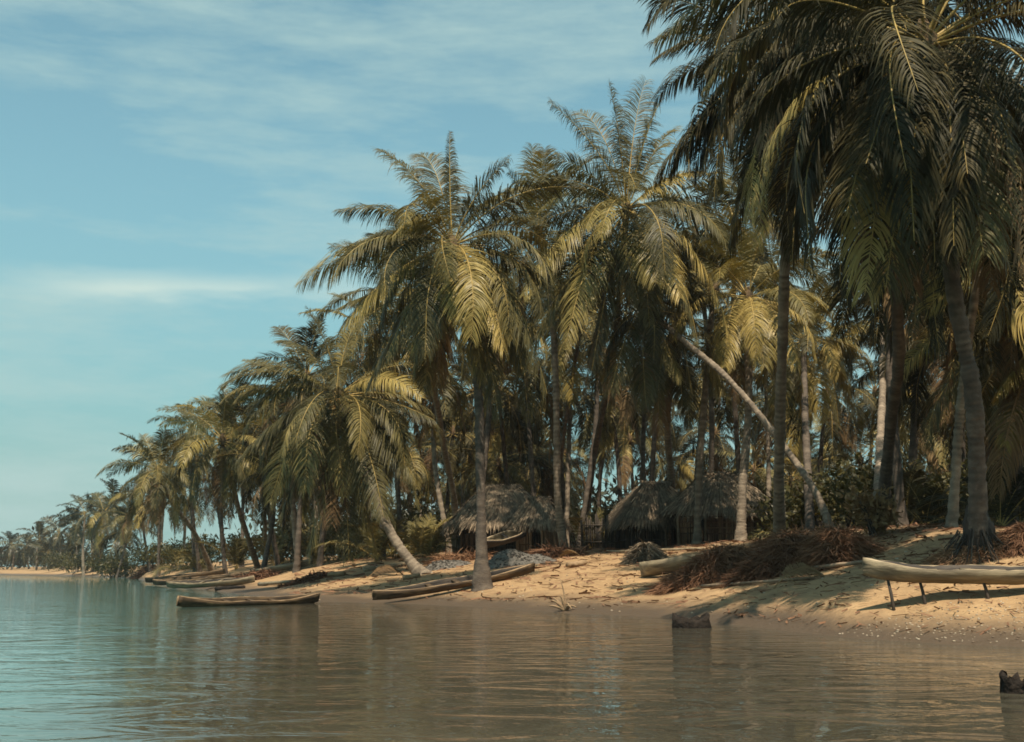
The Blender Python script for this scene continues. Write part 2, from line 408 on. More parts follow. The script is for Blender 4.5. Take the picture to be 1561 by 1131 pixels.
def sand_material():
    m, n, l, out = new_mat('sand')
    g = n.new('ShaderNodeNewGeometry')
    sx = n.new('ShaderNodeSeparateXYZ'); l.new(g.outputs['Position'], sx.inputs[0])

    def tex(scale, detail=6, st=(1, 1, 1), rough=.6):
        mpn = n.new('ShaderNodeMapping'); mpn.inputs['Scale'].default_value = st
        l.new(g.outputs['Position'], mpn.inputs['Vector'])
        t = n.new('ShaderNodeTexNoise'); t.inputs['Scale'].default_value = scale; t.inputs['Detail'].default_value = detail; t.inputs['Roughness'].default_value = rough
        l.new(mpn.outputs[0], t.inputs['Vector']); return t.outputs['Fac']

    def mth(op, a, b, c=None):
        x = n.new('ShaderNodeMath'); x.operation = op
        for i, v in enumerate((a, b, c)):
            if v is None: continue
            if isinstance(v, (int, float)): x.inputs[i].default_value = v
            else: l.new(v, x.inputs[i])
        return x.outputs[0]

    def mix(f, a, b):
        x = n.new('ShaderNodeMix'); x.data_type = 'RGBA'
        l.new(f, x.inputs['Factor'])
        for k, v in (('A', a), ('B', b)):
            if isinstance(v, tuple): x.inputs[k].default_value = (*v, 1)
            else: l.new(v, x.inputs[k])
        return x.outputs['Result']

    def stp(v, lo, hi):
        x = n.new('ShaderNodeMapRange'); x.interpolation_type = 'SMOOTHSTEP'
        l.new(v, x.inputs['Value']); x.inputs['From Min'].default_value = lo; x.inputs['From Max'].default_value = hi
        return x.outputs['Result']
    big, mid, fine, speck = tex(0.35), tex(1.6), tex(9, 8), tex(28, 4, rough=.7)
    r = ramp(n, [(0.28, (0.17, 0.107, 0.060)), (0.5, (0.31, 0.198, 0.102)), (0.72, (0.43, 0.285, 0.150))])
    l.new(mth('ADD', mth('MULTIPLY', mid, 0.6), mth('MULTIPLY', fine, 0.4)), r.inputs['Fac'])
    col = r.outputs['Color']
    # litter of husks and leaf bits, denser higher up the bank
    zz = sx.outputs['Z']
    lit = mth('ADD', mth('ADD', speck, mth('MULTIPLY', mid, 0.5)), mth('MULTIPLY', stp(zz, 0.5, 2.2), 0.20))
    col = mix(stp(lit, 0.98, 1.06), col, (0.13, 0.08, 0.045))
    soil = stp(mth('ADD', zz, mth('MULTIPLY', big, 1.3)), 2.2, 2.95)
    soilc = ramp(n, [(0.3, (0.10, 0.065, 0.036)), (0.6, (0.20, 0.135, 0.075)), (0.75, (0.30, 0.21, 0.115))])
    l.new(fine, soilc.inputs['Fac'])
    col = mix(soil, col, soilc.outputs['Color'])
    wet = stp(mth('ADD', zz, mth('MULTIPLY', mth('SUBTRACT', big, 0.5), 0.5)), 0.46, 0.06)
    col = mix(wet, col, (0.085, 0.060, 0.040))
    b = n.new('ShaderNodeBsdfPrincipled')
    l.new(col, b.inputs['Base Color'])
    l.new(mth('MULTIPLY_ADD', wet, -0.45, 0.92), b.inputs['Roughness'])
    b.inputs['Specular IOR Level'].default_value = 0.3
    bp = n.new('ShaderNodeBump'); bp.inputs['Strength'].default_value = 0.75; bp.inputs['Distance'].default_value = 0.12
    l.new(mth('ADD', mth('MULTIPLY', fine, 0.45), mth('ADD', mid, mth('MULTIPLY', speck, .15))), bp.inputs['Height'])
    l.new(bp.outputs[0], b.inputs['Normal'])
    l.new(b.outputs[0], out.inputs['Surface'])
    return m


def water_material():
    m, n, l, out = new_mat('water')
    g = n.new('ShaderNodeNewGeometry')

    def tex(scale, st, detail=3, dist=0.0, rot=0.0):
        mpn = n.new('ShaderNodeMapping'); mpn.inputs['Scale'].default_value = st; mpn.inputs['Rotation'].default_value = (0, 0, rot)
        l.new(g.outputs['Position'], mpn.inputs['Vector'])
        t = n.new('ShaderNodeTexNoise'); t.inputs['Scale'].default_value = scale; t.inputs['Detail'].default_value = detail
        t.inputs['Distortion'].default_value = dist
        l.new(mpn.outputs[0], t.inputs['Vector']); return t.outputs['Fac']
    b = n.new('ShaderNodeBsdfPrincipled')
    r = ramp(n, [(0.35, (0.045, 0.041, 0.030)), (0.65, (0.069, 0.062, 0.044))])
    l.new(tex(0.25, (1, 1, 1), 4), r.inputs['Fac'])
    # silty brown; towards the left the sky's teal reflection is painted into it
    sx = n.new('ShaderNodeSeparateXYZ'); l.new(g.outputs['Position'], sx.inputs[0])
    dv = n.new('ShaderNodeMath'); dv.operation = 'DIVIDE'; l.new(sx.outputs['X'], dv.inputs[0])
    ad = n.new('ShaderNodeMath'); ad.operation = 'ADD'; ad.inputs[1].default_value = 6.0; l.new(sx.outputs['Y'], ad.inputs[0]); l.new(ad.outputs[0], dv.inputs[1])
    nz = n.new('ShaderNodeMath'); nz.operation = 'MULTIPLY_ADD'; nz.inputs[1].default_value = 0.10; l.new(tex(0.22, (0.5, 1, 1), 4), nz.inputs[0]); l.new(dv.outputs[0], nz.inputs[2])
    mr = n.new('ShaderNodeMapRange'); mr.interpolation_type = 'SMOOTHSTEP'
    mr.inputs['From Min'].default_value = -0.10; mr.inputs['From Max'].default_value = -0.24
    l.new(nz.outputs[0], mr.inputs['Value'])
    mx = n.new('ShaderNodeMix'); mx.data_type = 'RGBA'; l.new(mr.outputs['Result'], mx.inputs['Factor'])
    l.new(r.outputs['Color'], mx.inputs['A']); mx.inputs['B'].default_value = (0.05, 0.115, 0.10, 1)
    l.new(mx.outputs['Result'], b.inputs['Base Color'])
    b.inputs['Roughness'].default_value = 0.035
    b.inputs['IOR'].default_value = 1.33
    b1 = n.new('ShaderNodeBump'); b1.inputs['Strength'].default_value = 1.0; b1.inputs['Distance'].default_value = 0.028
    l.new(tex(1.15, (0.85, 1.2, 1), 4, 1.5, 0.08), b1.inputs['Height'])
    b2 = n.new('ShaderNodeBump'); b2.inputs['Strength'].default_value = 1.0; b2.inputs['Distance'].default_value = 0.008
    pt = n.new('ShaderNodeMapRange'); pt.inputs['From Min'].default_value = 0.38; pt.inputs['From Max'].default_value = 0.66
    pt.inputs['To Min'].default_value = 0.12; pt.inputs['To Max'].default_value = 1.0
    l.new(tex(0.16, (0.35, 1.6, 1), 3, 0.5, 0.1), pt.inputs['Value'])
    ph_ = n.new('ShaderNodeMath'); ph_.operation = 'MULTIPLY'; l.new(tex(3.4, (0.5, 1.3, 1), 3, 0.3, -0.15), ph_.inputs[0]); l.new(pt.outputs['Result'], ph_.inputs[1])
    l.new(ph_.outputs[0], b2.inputs['Height'])
    l.new(b1.outputs[0], b2.inputs['Normal']); l.new(b2.outputs[0], b.inputs['Normal'])
    l.new(b.outputs[0], out.inputs['Surface'])
    return m


M['sand'] = sand_material()
M['water'] = water_material()

# ------------------------------------------------------------------ ground and water
NU, NV = 300, 420
U = np.linspace(-1.6, 1.6, NU); Vv = np.linspace(math.log(3), math.log(3000), NV)
uu, vv = np.meshgrid(U, Vv)
YY = np.exp(vv); XX = uu * YY
ZZ = tz(XX.ravel(), YY.ravel())
far = np.clip((YY.ravel() - 500) / 400, 0, 1) * (XX.ravel() < -150)
ZZ = ZZ
i = np.arange(NV - 1)[:, None] * NU + np.arange(NU - 1)[None, :]
Q = np.stack([i, i + 1, i + NU + 1, i + NU], -1).reshape(-1, 4)
tag(link('ground', mesh('ground', np.stack([XX.ravel(), YY.ravel(), ZZ], 1), Q, mats=[M['sand']], smooth=True)), 'sandy bank rising from the lagoon into the palm grove', kind='structure')
tag(link('water', mesh('water', [[-6000, -300, 0], [6000, -300, 0], [6000, 8000, 0], [-6000, 8000, 0]], [[0, 1, 2, 3]], mats=[M['water']])), 'calm brown and teal lagoon water', kind='structure')


# ------------------------------------------------------------------ palm fronds
def frond_arrays(R, roll, n=80, leaf=0.85, w=0.05, droop=1.0, seed=0, segs=4, start=0.16, keep=0.95, vee=0.3, fan=1.0, rr=0.032):
    g = np.random.default_rng(seed)
    R = np.asarray(R, float)
    ds = np.linalg.norm(np.diff(R, axis=0), axis=1); s = np.concatenate([[0], np.cumsum(ds)]); L = s[-1]; s /= L
    Tn = nrm(np.gradient(R, axis=0))
    A = R[-1] - R[0]; A = np.array([A[0], A[1], 0.0])
    if np.linalg.norm(A) < 0.05 * L: A = np.array([math.cos(seed), math.sin(seed), 0])
    A = A / np.linalg.norm(A)
    S0 = np.array([-A[1], A[0], 0.0])
    mb = MB()
    for side in (-1, 1):
        t = np.linspace(start, 0.985, n) + g.normal(0, 0.007, n)
        t = np.clip(t[g.random(n) < keep], 0, 1)
        k = len(t)
        B = np.stack([np.interp(t, s, R[:, c]) for c in range(3)], 1)
        T = nrm(np.stack([np.interp(t, s, Tn[:, c]) for c in range(3)], 1))
        S = nrm(S0 - (T @ S0)[:, None] * T)
        Uv = np.cross(T, S); Uv = Uv * np.where(Uv[:, 2:] < -0.2, 1, 1)
        cr_, sr_ = np.cos(roll), np.sin(roll)
        S2 = S * cr_ + Uv * sr_; U2 = -S * sr_ + Uv * cr_
        q = np.clip((t - start) / (1 - start), 0, 1)
        prof = np.clip(0.55 + 1.6 * q, 0, 1) * np.clip(1.08 - q ** 2.6 * 0.78, 0.2, 1)
        ll = leaf * prof * g.uniform(0.78, 1.15, k)
        fa = np.radians(12 + 40 * q) * fan + g.normal(0, 0.07, k) + 0.07 * np.sin(q * 40 + seed)
        d = nrm(side * S2 * np.cos(fa)[:, None] + T * np.sin(fa)[:, None] + U2 * (vee + g.normal(0, 0.06, k) + 0.08 * np.sin(q * 25 + 2 * seed))[:, None])
        dr = droop * g.uniform(0.85, 1.18, k) * (1 + 0.12 * np.sin(q * 31 + seed))
        dr = np.where(g.random(k) < 0.07, dr * 2.2 + 0.8, dr)
        pos = B.copy(); rows = []
        wid = w * np.clip(prof + 0.15, 0.4, 1) * g.uniform(0.8, 1.2, k)
        prof_w = {5: [0.5, 0.95, 1.0, 0.85, 0.55, 0.06], 4: [0.45, 1.0, 0.95, 0.62, 0.06], 3: [0.5, 1.0, 0.8, 0.06], 2: [0.6, 1.0, 0.1]}[segs]
        tw = g.normal(0, 0.16, k)
        for j in range(segs + 1):
            dd = nrm(d + np.array([0, 0, -1.0]) * (dr * (j / segs) ** 1.25)[:, None])
            Wd = T - (T * dd).sum(1, keepdims=True) * dd
            Wd = nrm(Wd + 1e-4); N = np.cross(dd, Wd)
            Wd = Wd * np.cos(tw)[:, None] + N * np.sin(tw)[:, None]
            hw = (wid * prof_w[j] / 2)[:, None]
            rows.append(pos - Wd * hw); rows.append(pos + Wd * hw)
            pos = pos + dd * (ll / segs)[:, None]
        V = np.stack(rows, 1).reshape(-1, 3)
        nr = 2 * (segs + 1)
        b = (np.arange(k) * nr)[:, None] + 2 * np.arange(segs)[None, :]
        mb.add(V, np.stack([b, b + 1, b + 3, b + 2], -1).reshape(-1, 4), m=0)
    rad = rr * (1 - 0.85 * s) ; rad[0] *= 1.5
    mb.tube(R, rad, 5, m=1, cap=False)
    return mb


def frond_mesh(name, mb, mats):
    return mesh(name, np.vstack(mb.V), np.vstack(mb.Q), np.vstack(mb.T) if mb.T else None, mats, np.concatenate(mb.qm + mb.tm))


def lib_curve(e0, bend, L, n=18, side=0.0):
    t = np.linspace(0, 1, n)
    e = np.radians(np.maximum(e0 - bend * t ** 1.25, -89))
    az = side * t ** 1.5
    st = np.stack([np.cos(e) * np.cos(az), np.cos(e) * np.sin(az), np.sin(e)], 1) * L / (n - 1)
    return np.concatenate([[[0, 0, 0]], np.cumsum(st[:-1], axis=0)])


AGES = 10
FL = 4.7
LIB = {}


def library(kind, lod):
    if (kind, lod) in LIB: return LIB[(kind, lod)]
    out = []
    n, segs, w = {-1: (140, 5, 0.031), 0: (150, 5, 0.030), 1: (92, 4, 0.047), 2: (34, 2, 0.14)}[lod]
    for a in range(AGES):
        row = []
        for v in range(3 if lod < 2 else 2):
            g = np.random.default_rng(100 + a * 7 + v)
            x = a / (AGES - 1)
            e0 = 82 - 125 * x + g.uniform(-7, 7)
            bend = 34 + 95 * min(x * 1.5, 1) * (1 - 0.35 * x) + g.uniform(-10, 10)
            R = lib_curve(e0, bend, FL * (0.72 + 0.28 * min(1, x * 4)) * g.uniform(0.92, 1.06), side=g.uniform(-0.35, 0.35))
            mb = frond_arrays(R, g.uniform(-0.6, 0.6), n, 1.12, w, (0.5 + 1.6 * x) * (1.7 if lod < 0 else 1.25), 1000 + a * 10 + v, segs, keep=0.95 - 0.12 * x, vee=0.42 - 0.5 * x)
            row.append(frond_mesh('frond', mb, [M[kind], M['rachis_dry' if kind == 'leaf_dry' else 'rachis']]))
        out.append(row)
    LIB[(kind, lod)] = out
    return out


def trunk_mesh(pts, r0, r1, flare=1.7, mat='trunk', step=0.09, n=12, seed=0):
    g = np.random.default_rng(seed)
    L = np.linalg.norm(np.diff(pts, axis=0), axis=1).sum()
    k = max(12, int(L / step))
    c = spline(pts, k)
    c[1:-1] += g.normal(0, 0.006, (k - 2, 3)).cumsum(0) * 0.25 * np.sin(np.linspace(0, math.pi, k - 2))[:, None]
    s = np.linspace(0, L, k)
    r = r0 + (r1 - r0) * (s / L) ** 0.8
    r = r * (1 + (flare - 1) * np.exp(-s / 0.55) + 0.14 * np.exp(-s / 1.6)) * (1 + 0.05 * np.sin(s * 1.7 + seed) + 0.03 * np.sin(s * 4.1))
    ringv = (np.arange(k) % 2) * g.uniform(0.2, 1, k)
    r = r * (1 - 0.10 * ringv)
    V, Q, _ = tube_arrays(c, r, n)
    V += g.normal(0, 0.009, V.shape) * (1 + 3 * np.exp(-np.repeat(s, n) / 0.4))[:, None]
    return mesh('trunk', V, Q, mats=[M[mat]], smooth=True, attr=np.clip(np.repeat(ringv, n) * g.uniform(0.5, 1.1, k * n), 0, 1))


def bezier(a, b, c, n=18):
    t = np.linspace(0, 1, n)[:, None]
    return (1 - t) ** 2 * a + 2 * t * (1 - t) * b + t * t * c


_ico = None


def blob(c, r, sx=1, sy=1, sz=1, n=7, m=8):
    th = np.linspace(0, math.pi, n); ph = np.arange(m) / m * 2 * math.pi
    V = np.array([[sx * math.sin(t) * math.cos(p), sy * math.sin(t) * math.sin(p), sz * math.cos(t)] for t in th for p in ph]) * r + np.asarray(c)
    Q = [[a * m + b, a * m + (b + 1) % m, (a + 1) * m + (b + 1) % m, (a + 1) * m + b] for a in range(n - 1) for b in range(m)]
    return V, Q


coco_me = {}


def coconut(kind):
    if kind not in coco_me:
        V, Q = blob((0, 0, 0), 0.13, 0.85, 0.85, 1.15, 8, 10)
        coco_me[kind] = mesh('coconut', V, Q, mats=[M[kind]], smooth=True)
    return coco_me[kind]


SEED = [0]


def palm(label, base, mids, crown, Yc, nf=26, scale=1.0, kind='leaf', lod=0, heroes=(), r=(0.17, 0.12), flare=1.7, bark='trunk', cocos=0, ckind='coconut_green',
         dry=1, gold=0.15, group=None, az=None, ages=(0.0, 1.0), name='coconut_palm', heavy=0.0, cat='palm tree'):
    """base: pixel of the foot (or a point); mids: pixels up the trunk; crown: pixel of the crown centre at depth Yc"""
    SEED[0] += 1; sd = SEED[0]
    g = np.random.default_rng(sd * 31 + 7)
    B = ground(*base) if len(base) == 2 else np.asarray(base, float)
    C = P(crown[0], crown[1], Yc) if len(crown) == 2 else np.asarray(crown, float)
    n = len(mids) + 1
    hs = [(H0 - base[1]) if len(base) == 2 else 0]
    pts = [B - np.array([0, 0, 0.25])]
    for k, (px, py) in enumerate(mids):
        f = (k + 1) / n
        pts.append(P(px, py, B[1] + (Yc - B[1]) * f))
    if not mids:
        pts.append(B * 0.5 + C * 0.5 + np.array([g.normal(0, .25), g.normal(0, .25), 0]))
    pts.append(C)
    rt = root(name, B, label, cat, group)
    link('trunk', trunk_mesh(np.array(pts) - B, r[0], r[1], flare, bark, 0.09 if lod < 1 else (0.16 if lod == 1 else 0.5), 12 if lod < 1 else 8, sd), rt)
    if lod < 2:
        hb = MB()
        ax = nrm(np.array(pts[-1]) - np.array(pts[-2]))
        hb.tube([C - B - ax * 0.35, C - B - ax * 0.1, C - B + ax * 0.15, C - B + ax * 0.5], [r[1] * 1.05, r[1] * 1.75, r[1] * 1.6, r[1] * 0.4], 9, jitter=0.02)
        cb = hb.build('crown_base', [M['fibre']], rt)
    c0 = C - B
    lib = library(kind, lod)
    for k in range(nf):
        x = ages[0] + (ages[1] - ages[0]) * ((k + 0.5) / nf) ** (0.85 - heavy)
        a = int(np.clip(round(x * (AGES - 1) + g.normal(0, 0.4)), 0, AGES - 1))
        th = k * 2.39996 + g.normal(0, 0.22) if az is None else g.uniform(*az)
        lb = lib
        u = g.random()
        if lod < 2:
            if u < gold: lb = library('leaf_gold', lod)
            elif x > 0.82 and k >= nf - dry: lb = library('leaf_dry', lod)
        o = link('frond', lb[a][g.integers(len(lb[a]))], rt, c0 + np.array([math.cos(th), math.sin(th), 0]) * 0.10 + [0, 0, 0.3 - 0.5 * x])
        o.rotation_euler = (g.normal(0, .22), g.normal(0, .09), th)
        s = scale * g.uniform(0.9, 1.08)
        o.scale = (s, s, s)
    for h in heroes:
        (cx, cy), (tx, ty), dy = h[0], h[1], h[2]
        kd = h[3] if len(h) > 3 else kind
        roll = h[4] if len(h) > 4 else g.uniform(-0.5, 0.5)
        a = C - B; b = P(cx, cy, Yc + dy * 0.55) - B; c = P(tx, ty, Yc + dy) - B
        R = bezier(a, b, c)
        L = np.linalg.norm(np.diff(R, axis=0), axis=1).sum()
        up = (c - a)[2] / L
        mb = frond_arrays(R, roll, 150, (h[5] if len(h) > 5 else 1.0) * 0.30 * min(max(L, 3.4), 5.0), 0.030, (1.6 if lod == 0 else 2.1) - 0.3 * max(up, 0) + 0.3 * max(-up, 0), sd * 100 + len(rt.children), 5, vee=0.05 + 0.2 * max(up, 0) + 0.1 * min(up, 0))
        link('frond', frond_mesh('frond', mb, [M[kd], M['rachis_dry' if kd == 'leaf_dry' else 'rachis']]), rt)
    for k in range(cocos):
        th = g.uniform(0, 6.28); rr = g.uniform(0.18, 0.42)
        if k % 2 == 0: th = g.uniform(-2.6, -0.5)
        o = link('coconut', coconut(ckind), cb if lod < 2 else rt, c0 + np.array([math.cos(th) * rr, math.sin(th) * rr, -0.15 - g.uniform(0, 0.5)]))
        o.rotation_euler = (g.uniform(-.5, .5), g.uniform(-.5, .5), 0)
        s = g.uniform(0.85, 1.15); o.scale = (s, s, s)
    return rt


# --- the palms one can tell apart, right to left
big_palm = palm('massive dark near palm with swollen rooted foot, behind the raised canoe', (1490, 848), [(1489, 700), (1480, 580), (1452, 430)], (1412, 70), 20.3, 44, 1.05, 'leaf_shaded', -1,
     [((1450, 60), (1475, 265), -2.0, 'leaf_shaded', 0.3), ((1400, 150), (1392, 230), -2.6, 'leaf_shaded', 0.9), ((1350, 60), (1290, 330), -1.5, 'leaf_shaded'),
      ((1330, 30), (1215, 260), 0.0, 'leaf_shaded'), ((1480, 30), (1550, 240), -1.0, 'leaf'), ((1420, 200), (1425, 400), -1.2, 'leaf_shaded'),
      ((1390, 150), (1350, 440), -0.8, 'leaf_shaded'), ((1460, 130), (1500, 390), -1.4, 'leaf'), ((1380, 60), (1320, 250), -2.2, 'leaf_shaded'), ((1480, 60), (1535, 400), -0.6, 'leaf')],
     (0.165, 0.135), 1.6, 'trunk_shaded', 6, 'coconut_green', 5, 0.04, heavy=0.25)
g = np.random.default_rng(4); V_ = []
for a_ in range(14):
    for b_ in range(26):
        q_ = a_ / 13; th_ = b_ / 26 * 6.283
        R_ = 0.17 + 0.30 * (1 - q_) ** 1.3 + 0.05 * math.sin(th_ * 3 + q_ * 4) * (1 - q_) + 0.07 * math.sin(q_ * 9 + 1) * (1 - q_) + g.normal(0, .018)
        V_.append([R_ * math.cos(th_) + 0.02, R_ * math.sin(th_), -0.25 + q_ * 1.15 + g.normal(0, .02)])
rm = MB(); rm.add(V_, [[a_ * 26 + b_, a_ * 26 + (b_ + 1) % 26, (a_ + 1) * 26 + (b_ + 1) % 26, (a_ + 1) * 26 + b_] for a_ in range(13) for b_ in range(26)])
for k_ in range(90):
    th_ = g.uniform(0, 6.283); e_ = np.array([math.cos(th_), math.sin(th_), 0]) * g.uniform(.5, .85)
    rm.tube(bezier(np.array([math.cos(th_) * .3, math.sin(th_) * .3, g.uniform(.1, .5)]), e_ * .75 + [0, 0, .12], e_ + [0, 0, -.12], 6), np.linspace(.016, .008, 6), 4, cap=False)
rm.build('root_mass', [M['pole_dark']], big_palm)
palm('slim pale palm leaning right, just left of the massive dark trunk', (1449, 805), [(1462, 660), (1472, 560)], (1500, 340), 27.5, 30, 0.95, 'leaf_shaded', -1, (), (0.11, 0.10), 1.35, 'trunk', 4, dry=3, heavy=0.2, gold=0.08)
palm('palm with crown cut by the right photo edge, low yellow fronds', (1640, 800), [], (1600, 520), 30, 26, 0.95, 'leaf', 0, [((1570, 520), (1520, 600), -1, 'leaf_gold'), ((1560, 560), (1530, 680), -1, 'leaf_gold')], (0.16, 0.12), cocos=3)
palm('tall dark palm leaning left with its crown beyond the top edge', (1340, 806), [(1358, 640), (1366, 480)], (1312, -30), 25, 40, 1.08, 'leaf_shaded', -1,
     [((1180, -90), (1003, 62), 0.5, 'leaf'), ((1230, -60), (1072, 135), 0.0, 'leaf'), ((1240, -20), (1120, 150), -1, 'leaf_shaded'), ((1250, 60), (1160, 90), -1.5, 'leaf_shaded', 0.4), ((1290, 80), (1285, 235), -2, 'leaf_shaded'),
      ((1330, 60), (1350, 200), -2, 'leaf_shaded'), ((1270, 30), (1240, 190), -2, 'leaf'), ((1300, 150), (1310, 400), -1, 'leaf_shaded')],
     (0.17, 0.13), 1.5, 'trunk_shaded', 5, dry=3, heavy=0.22, gold=0.05)
palm('tall straight palm with ringed trunk crossed by the leaning trunk', (1188, 822), [(1188, 700), (1193, 520), (1200, 330)], (1217, 110), 32, 34, 1.05, 'leaf_shaded', -1,
     [((1150, 120), (1143, 335), -2, 'leaf_gold', 0.5), ((1180, 180), (1153, 375), -1.5, 'leaf_gold', 0.2), ((1120, 110), (1130, 290), -1, 'leaf_shaded'), ((1110, 60), (1070, 260), 0, 'leaf_shaded'),
      ((1080, 140), (1000, 270), 0.5, 'leaf_shaded'), ((1120, 60), (1065, 190), 1, 'leaf_shaded'), ((1200, 200), (1205, 400), -1, 'leaf_shaded'), ((1250, 150), (1270, 350), -1, 'leaf_shaded'), ((1150, 200), (1110, 380), 0, 'leaf_shaded')],
     (0.19, 0.15), 1.5, 'trunk', 6, dry=2, heavy=0.2, gold=0.05)
palm('slender palm leaning steeply left across the other trunks', (1272, 800), [(1240, 745), (1180, 660), (1110, 578), (1045, 522)], (985, 470), 45.5, 8, 0.8, 'leaf_shaded', 0,
     [((985, 450), (1040, 580), -1, 'leaf'), ((960, 470), (930, 600), -1, 'leaf'), ((975, 500), (985, 620), -1, 'leaf')], (0.13, 0.105), 1.2, 'trunk', 4, dry=2, ages=(.45, 1))
palm('palm with bright lit trunk before the woven wall hut', (1128, 818), [(1133, 740), (1142, 620)], (1140, 455), 46, 20, 0.95, 'leaf', 0, [((1180, 440), (1215, 560), -2, 'leaf_gold'), ((1150, 440), (1165, 560), -2.4, 'leaf_gold'), ((1110, 430), (1105, 560), -2, 'leaf_gold')], (0.19, 0.14), 1.4, cocos=5, gold=0.25)
palm('palm with thin greenish trunk between the two right huts', (1062, 826), [(1066, 720), (1073, 620)], (1088, 440), 50, 13, 0.95, 'leaf', 1, (), (0.17, 0.13), 1.3, cocos=3, gold=0.2)
palm('palm with half lit trunk in front of the dark doorway of a hut', (1025, 829), [(1024, 740), (1018, 640)], (1030, 520), 49, 13, 0.9, 'leaf', 0, [((1035, 520), (1040, 620), -2, 'leaf'), ((1000, 520), (985, 620), -2, 'leaf')], (0.19, 0.14), 1.3, cocos=4)
palm('big palm with broad glossy crown against the sky, dark trunk below', (888, 836), [(905, 700), (932, 560), (946, 440)], (955, 320), 45, 20, 1.08, 'leaf', 0,
     [((925, 225), (838, 155), 0.5), ((945, 190), (928, 125), 0.8, 'leaf', 0.5, .8), ((990, 170), (1012, 150), 0.5), ((965, 170), (985, 122), 1.5, 'leaf', 0.8, .8), ((1010, 190), (1030, 200), 1.2), ((900, 250), (835, 238), 0.5), ((925, 180), (880, 170), 2),
      ((1010, 265), (1070, 262), -0.8, 'leaf_gold', 0.5), ((1055, 285), (1118, 372), -0.5), ((1065, 330), (1112, 512), -1.2, 'leaf_gold'), ((1040, 375), (1064, 525), -1.6),
      ((975, 318), (1000, 432), -3.2, 'leaf_gold', 0.2), ((1000, 330), (1038, 455), -2.8, 'leaf_gold'), ((855, 320), (797, 452), -1.2, 'leaf_gold', -0.4), ((860, 300), (788, 368), 0.5),
      ((905, 330), (862, 525), -2.0, 'leaf_gold', -0.3), ((915, 280), (893, 350), -3.0, 'leaf_gold', 0.3), ((930, 400), (902, 565), -1.2), ((955, 400), (965, 570), 1.0), ((1000, 400), (1015, 570), 0.6), ((880, 380), (845, 520), 1.2), ((920, 430), (890, 600), 0.6, 'leaf_dry'), ((1030, 420), (1055, 600), 0.2), ((860, 400), (800, 560), 0.6)],
     (0.175, 0.14), 1.5, 'trunk_shaded', 6, dry=0, ages=(0.3, 1.0))
palm('palm with curved pale trunk beside the bamboo walled hut', (862, 842), [(850, 760), (848, 640), (842, 500)], (822, 360), 50, 18, 0.98, 'leaf', 0,
     [((815, 280), (812, 222), 0.3), ((800, 290), (775, 262), 0.3), ((840, 290), (862, 262), 0.3), ((790, 350), (745, 440), -1, 'leaf_gold'), ((830, 380), (840, 500), -1.5)], (0.18, 0.13), 1.5, cocos=4)
palm('dark thin palm trunk beside the stick palisade', (848, 832), [(850, 740), (862, 640)], (885, 500), 56, 24, 0.9, 'leaf', 1, (), (0.14, 0.11), 1.3, 'trunk_shaded', 2)
palm('palm standing at the water edge with dark flared foot', (735, 898), [(732, 740), (728, 600), (712, 470)], (690, 375), 38, 22, 1.05, 'leaf', 0,
     [((684, 290), (686, 200), 0.3, 'leaf', 0.2, 0.35), ((652, 265), (577, 228), 0.5), ((670, 240), (640, 235), 1.5), ((612, 300), (516, 322), 0.2), ((600, 325), (508, 405), 0.0), ((575, 340), (457, 432), 0.4), ((718, 290), (776, 243), 0.4), ((735, 290), (802, 288), 1),
      ((702, 360), (702, 485), -3.0, 'leaf_gold', 0.1), ((640, 300), (598, 362), -2.4, 'leaf_gold', 0.3), ((745, 400), (768, 535), -2.0, 'leaf_gold'), ((605, 390), (520, 500), -0.8, 'leaf_gold'), ((640, 420), (588, 545), -1.4),
      ((655, 420), (640, 535), -2.0, 'leaf_gold'), ((785, 390), (834, 600), -1.0, 'leaf'), ((765, 360), (830, 430), 0.2), ((720, 450), (735, 580), -1.0), ((665, 480), (668, 600), 0.5, 'leaf_dry'), ((770, 430), (800, 560), 0.5), ((620, 450), (560, 590), 0.3), ((740, 470), (760, 640), 0.2)],
     (0.155, 0.13), 2.7, 'trunk_shaded', 5, dry=0, ages=(0.35, 1.0))
palm('palm with crooked trunk behind the one at the water edge', (700, 846), [(692, 760), (678, 690), (664, 610)], (625, 455), 52, 28, 1.0, 'leaf', 0, [((590, 430), (515, 470), 0), ((600, 470), (560, 600), -1.5), ((640, 470), (650, 600), -1.5, 'leaf_gold'), ((590, 420), (505, 375), 0.2)], (0.18, 0.13), 1.4, cocos=3, gold=0.2)
palm('palm curving left from a thick leaning foot, bunch of orange coconuts', (648, 874), [(600, 820), (566, 745), (535, 655)], (515, 605), 49, 26, 1.1, 'leaf', 0,
     [((508, 530), (470, 472), 0.4), ((520, 520), (548, 485), 0.6), ((480, 520), (425, 520), 0.4), ((430, 530), (345, 572), 0), ((440, 570), (368, 605), 0.3), ((575, 595), (662, 640), -0.3, 'leaf', 0.3),
      ((478, 650), (424, 795), -0.8), ((492, 690), (470, 850), -1.6, 'leaf', 0.7), ((528, 710), (532, 855), -1.2), ((438, 610), (360, 705), -0.3), ((568, 610), (632, 730), -1.4), ((565, 680), (604, 800), -0.6), ((515, 560), (505, 640), -2.6, 'leaf'), ((560, 640), (585, 790), -2.2, 'leaf'), ((545, 660), (560, 800), -1.6, 'leaf'), ((590, 620), (640, 770), -1.0, 'leaf'), ((500, 660), (505, 800), -1.8, 'leaf_dry'), ((450, 600), (400, 760), 0.4, 'leaf'), ((540, 690), (575, 840), 0.8, 'leaf')],
     (0.20, 0.14), 1.9, 'trunk', 12, 'coconut', 0, ages=(0.3, 1.0))
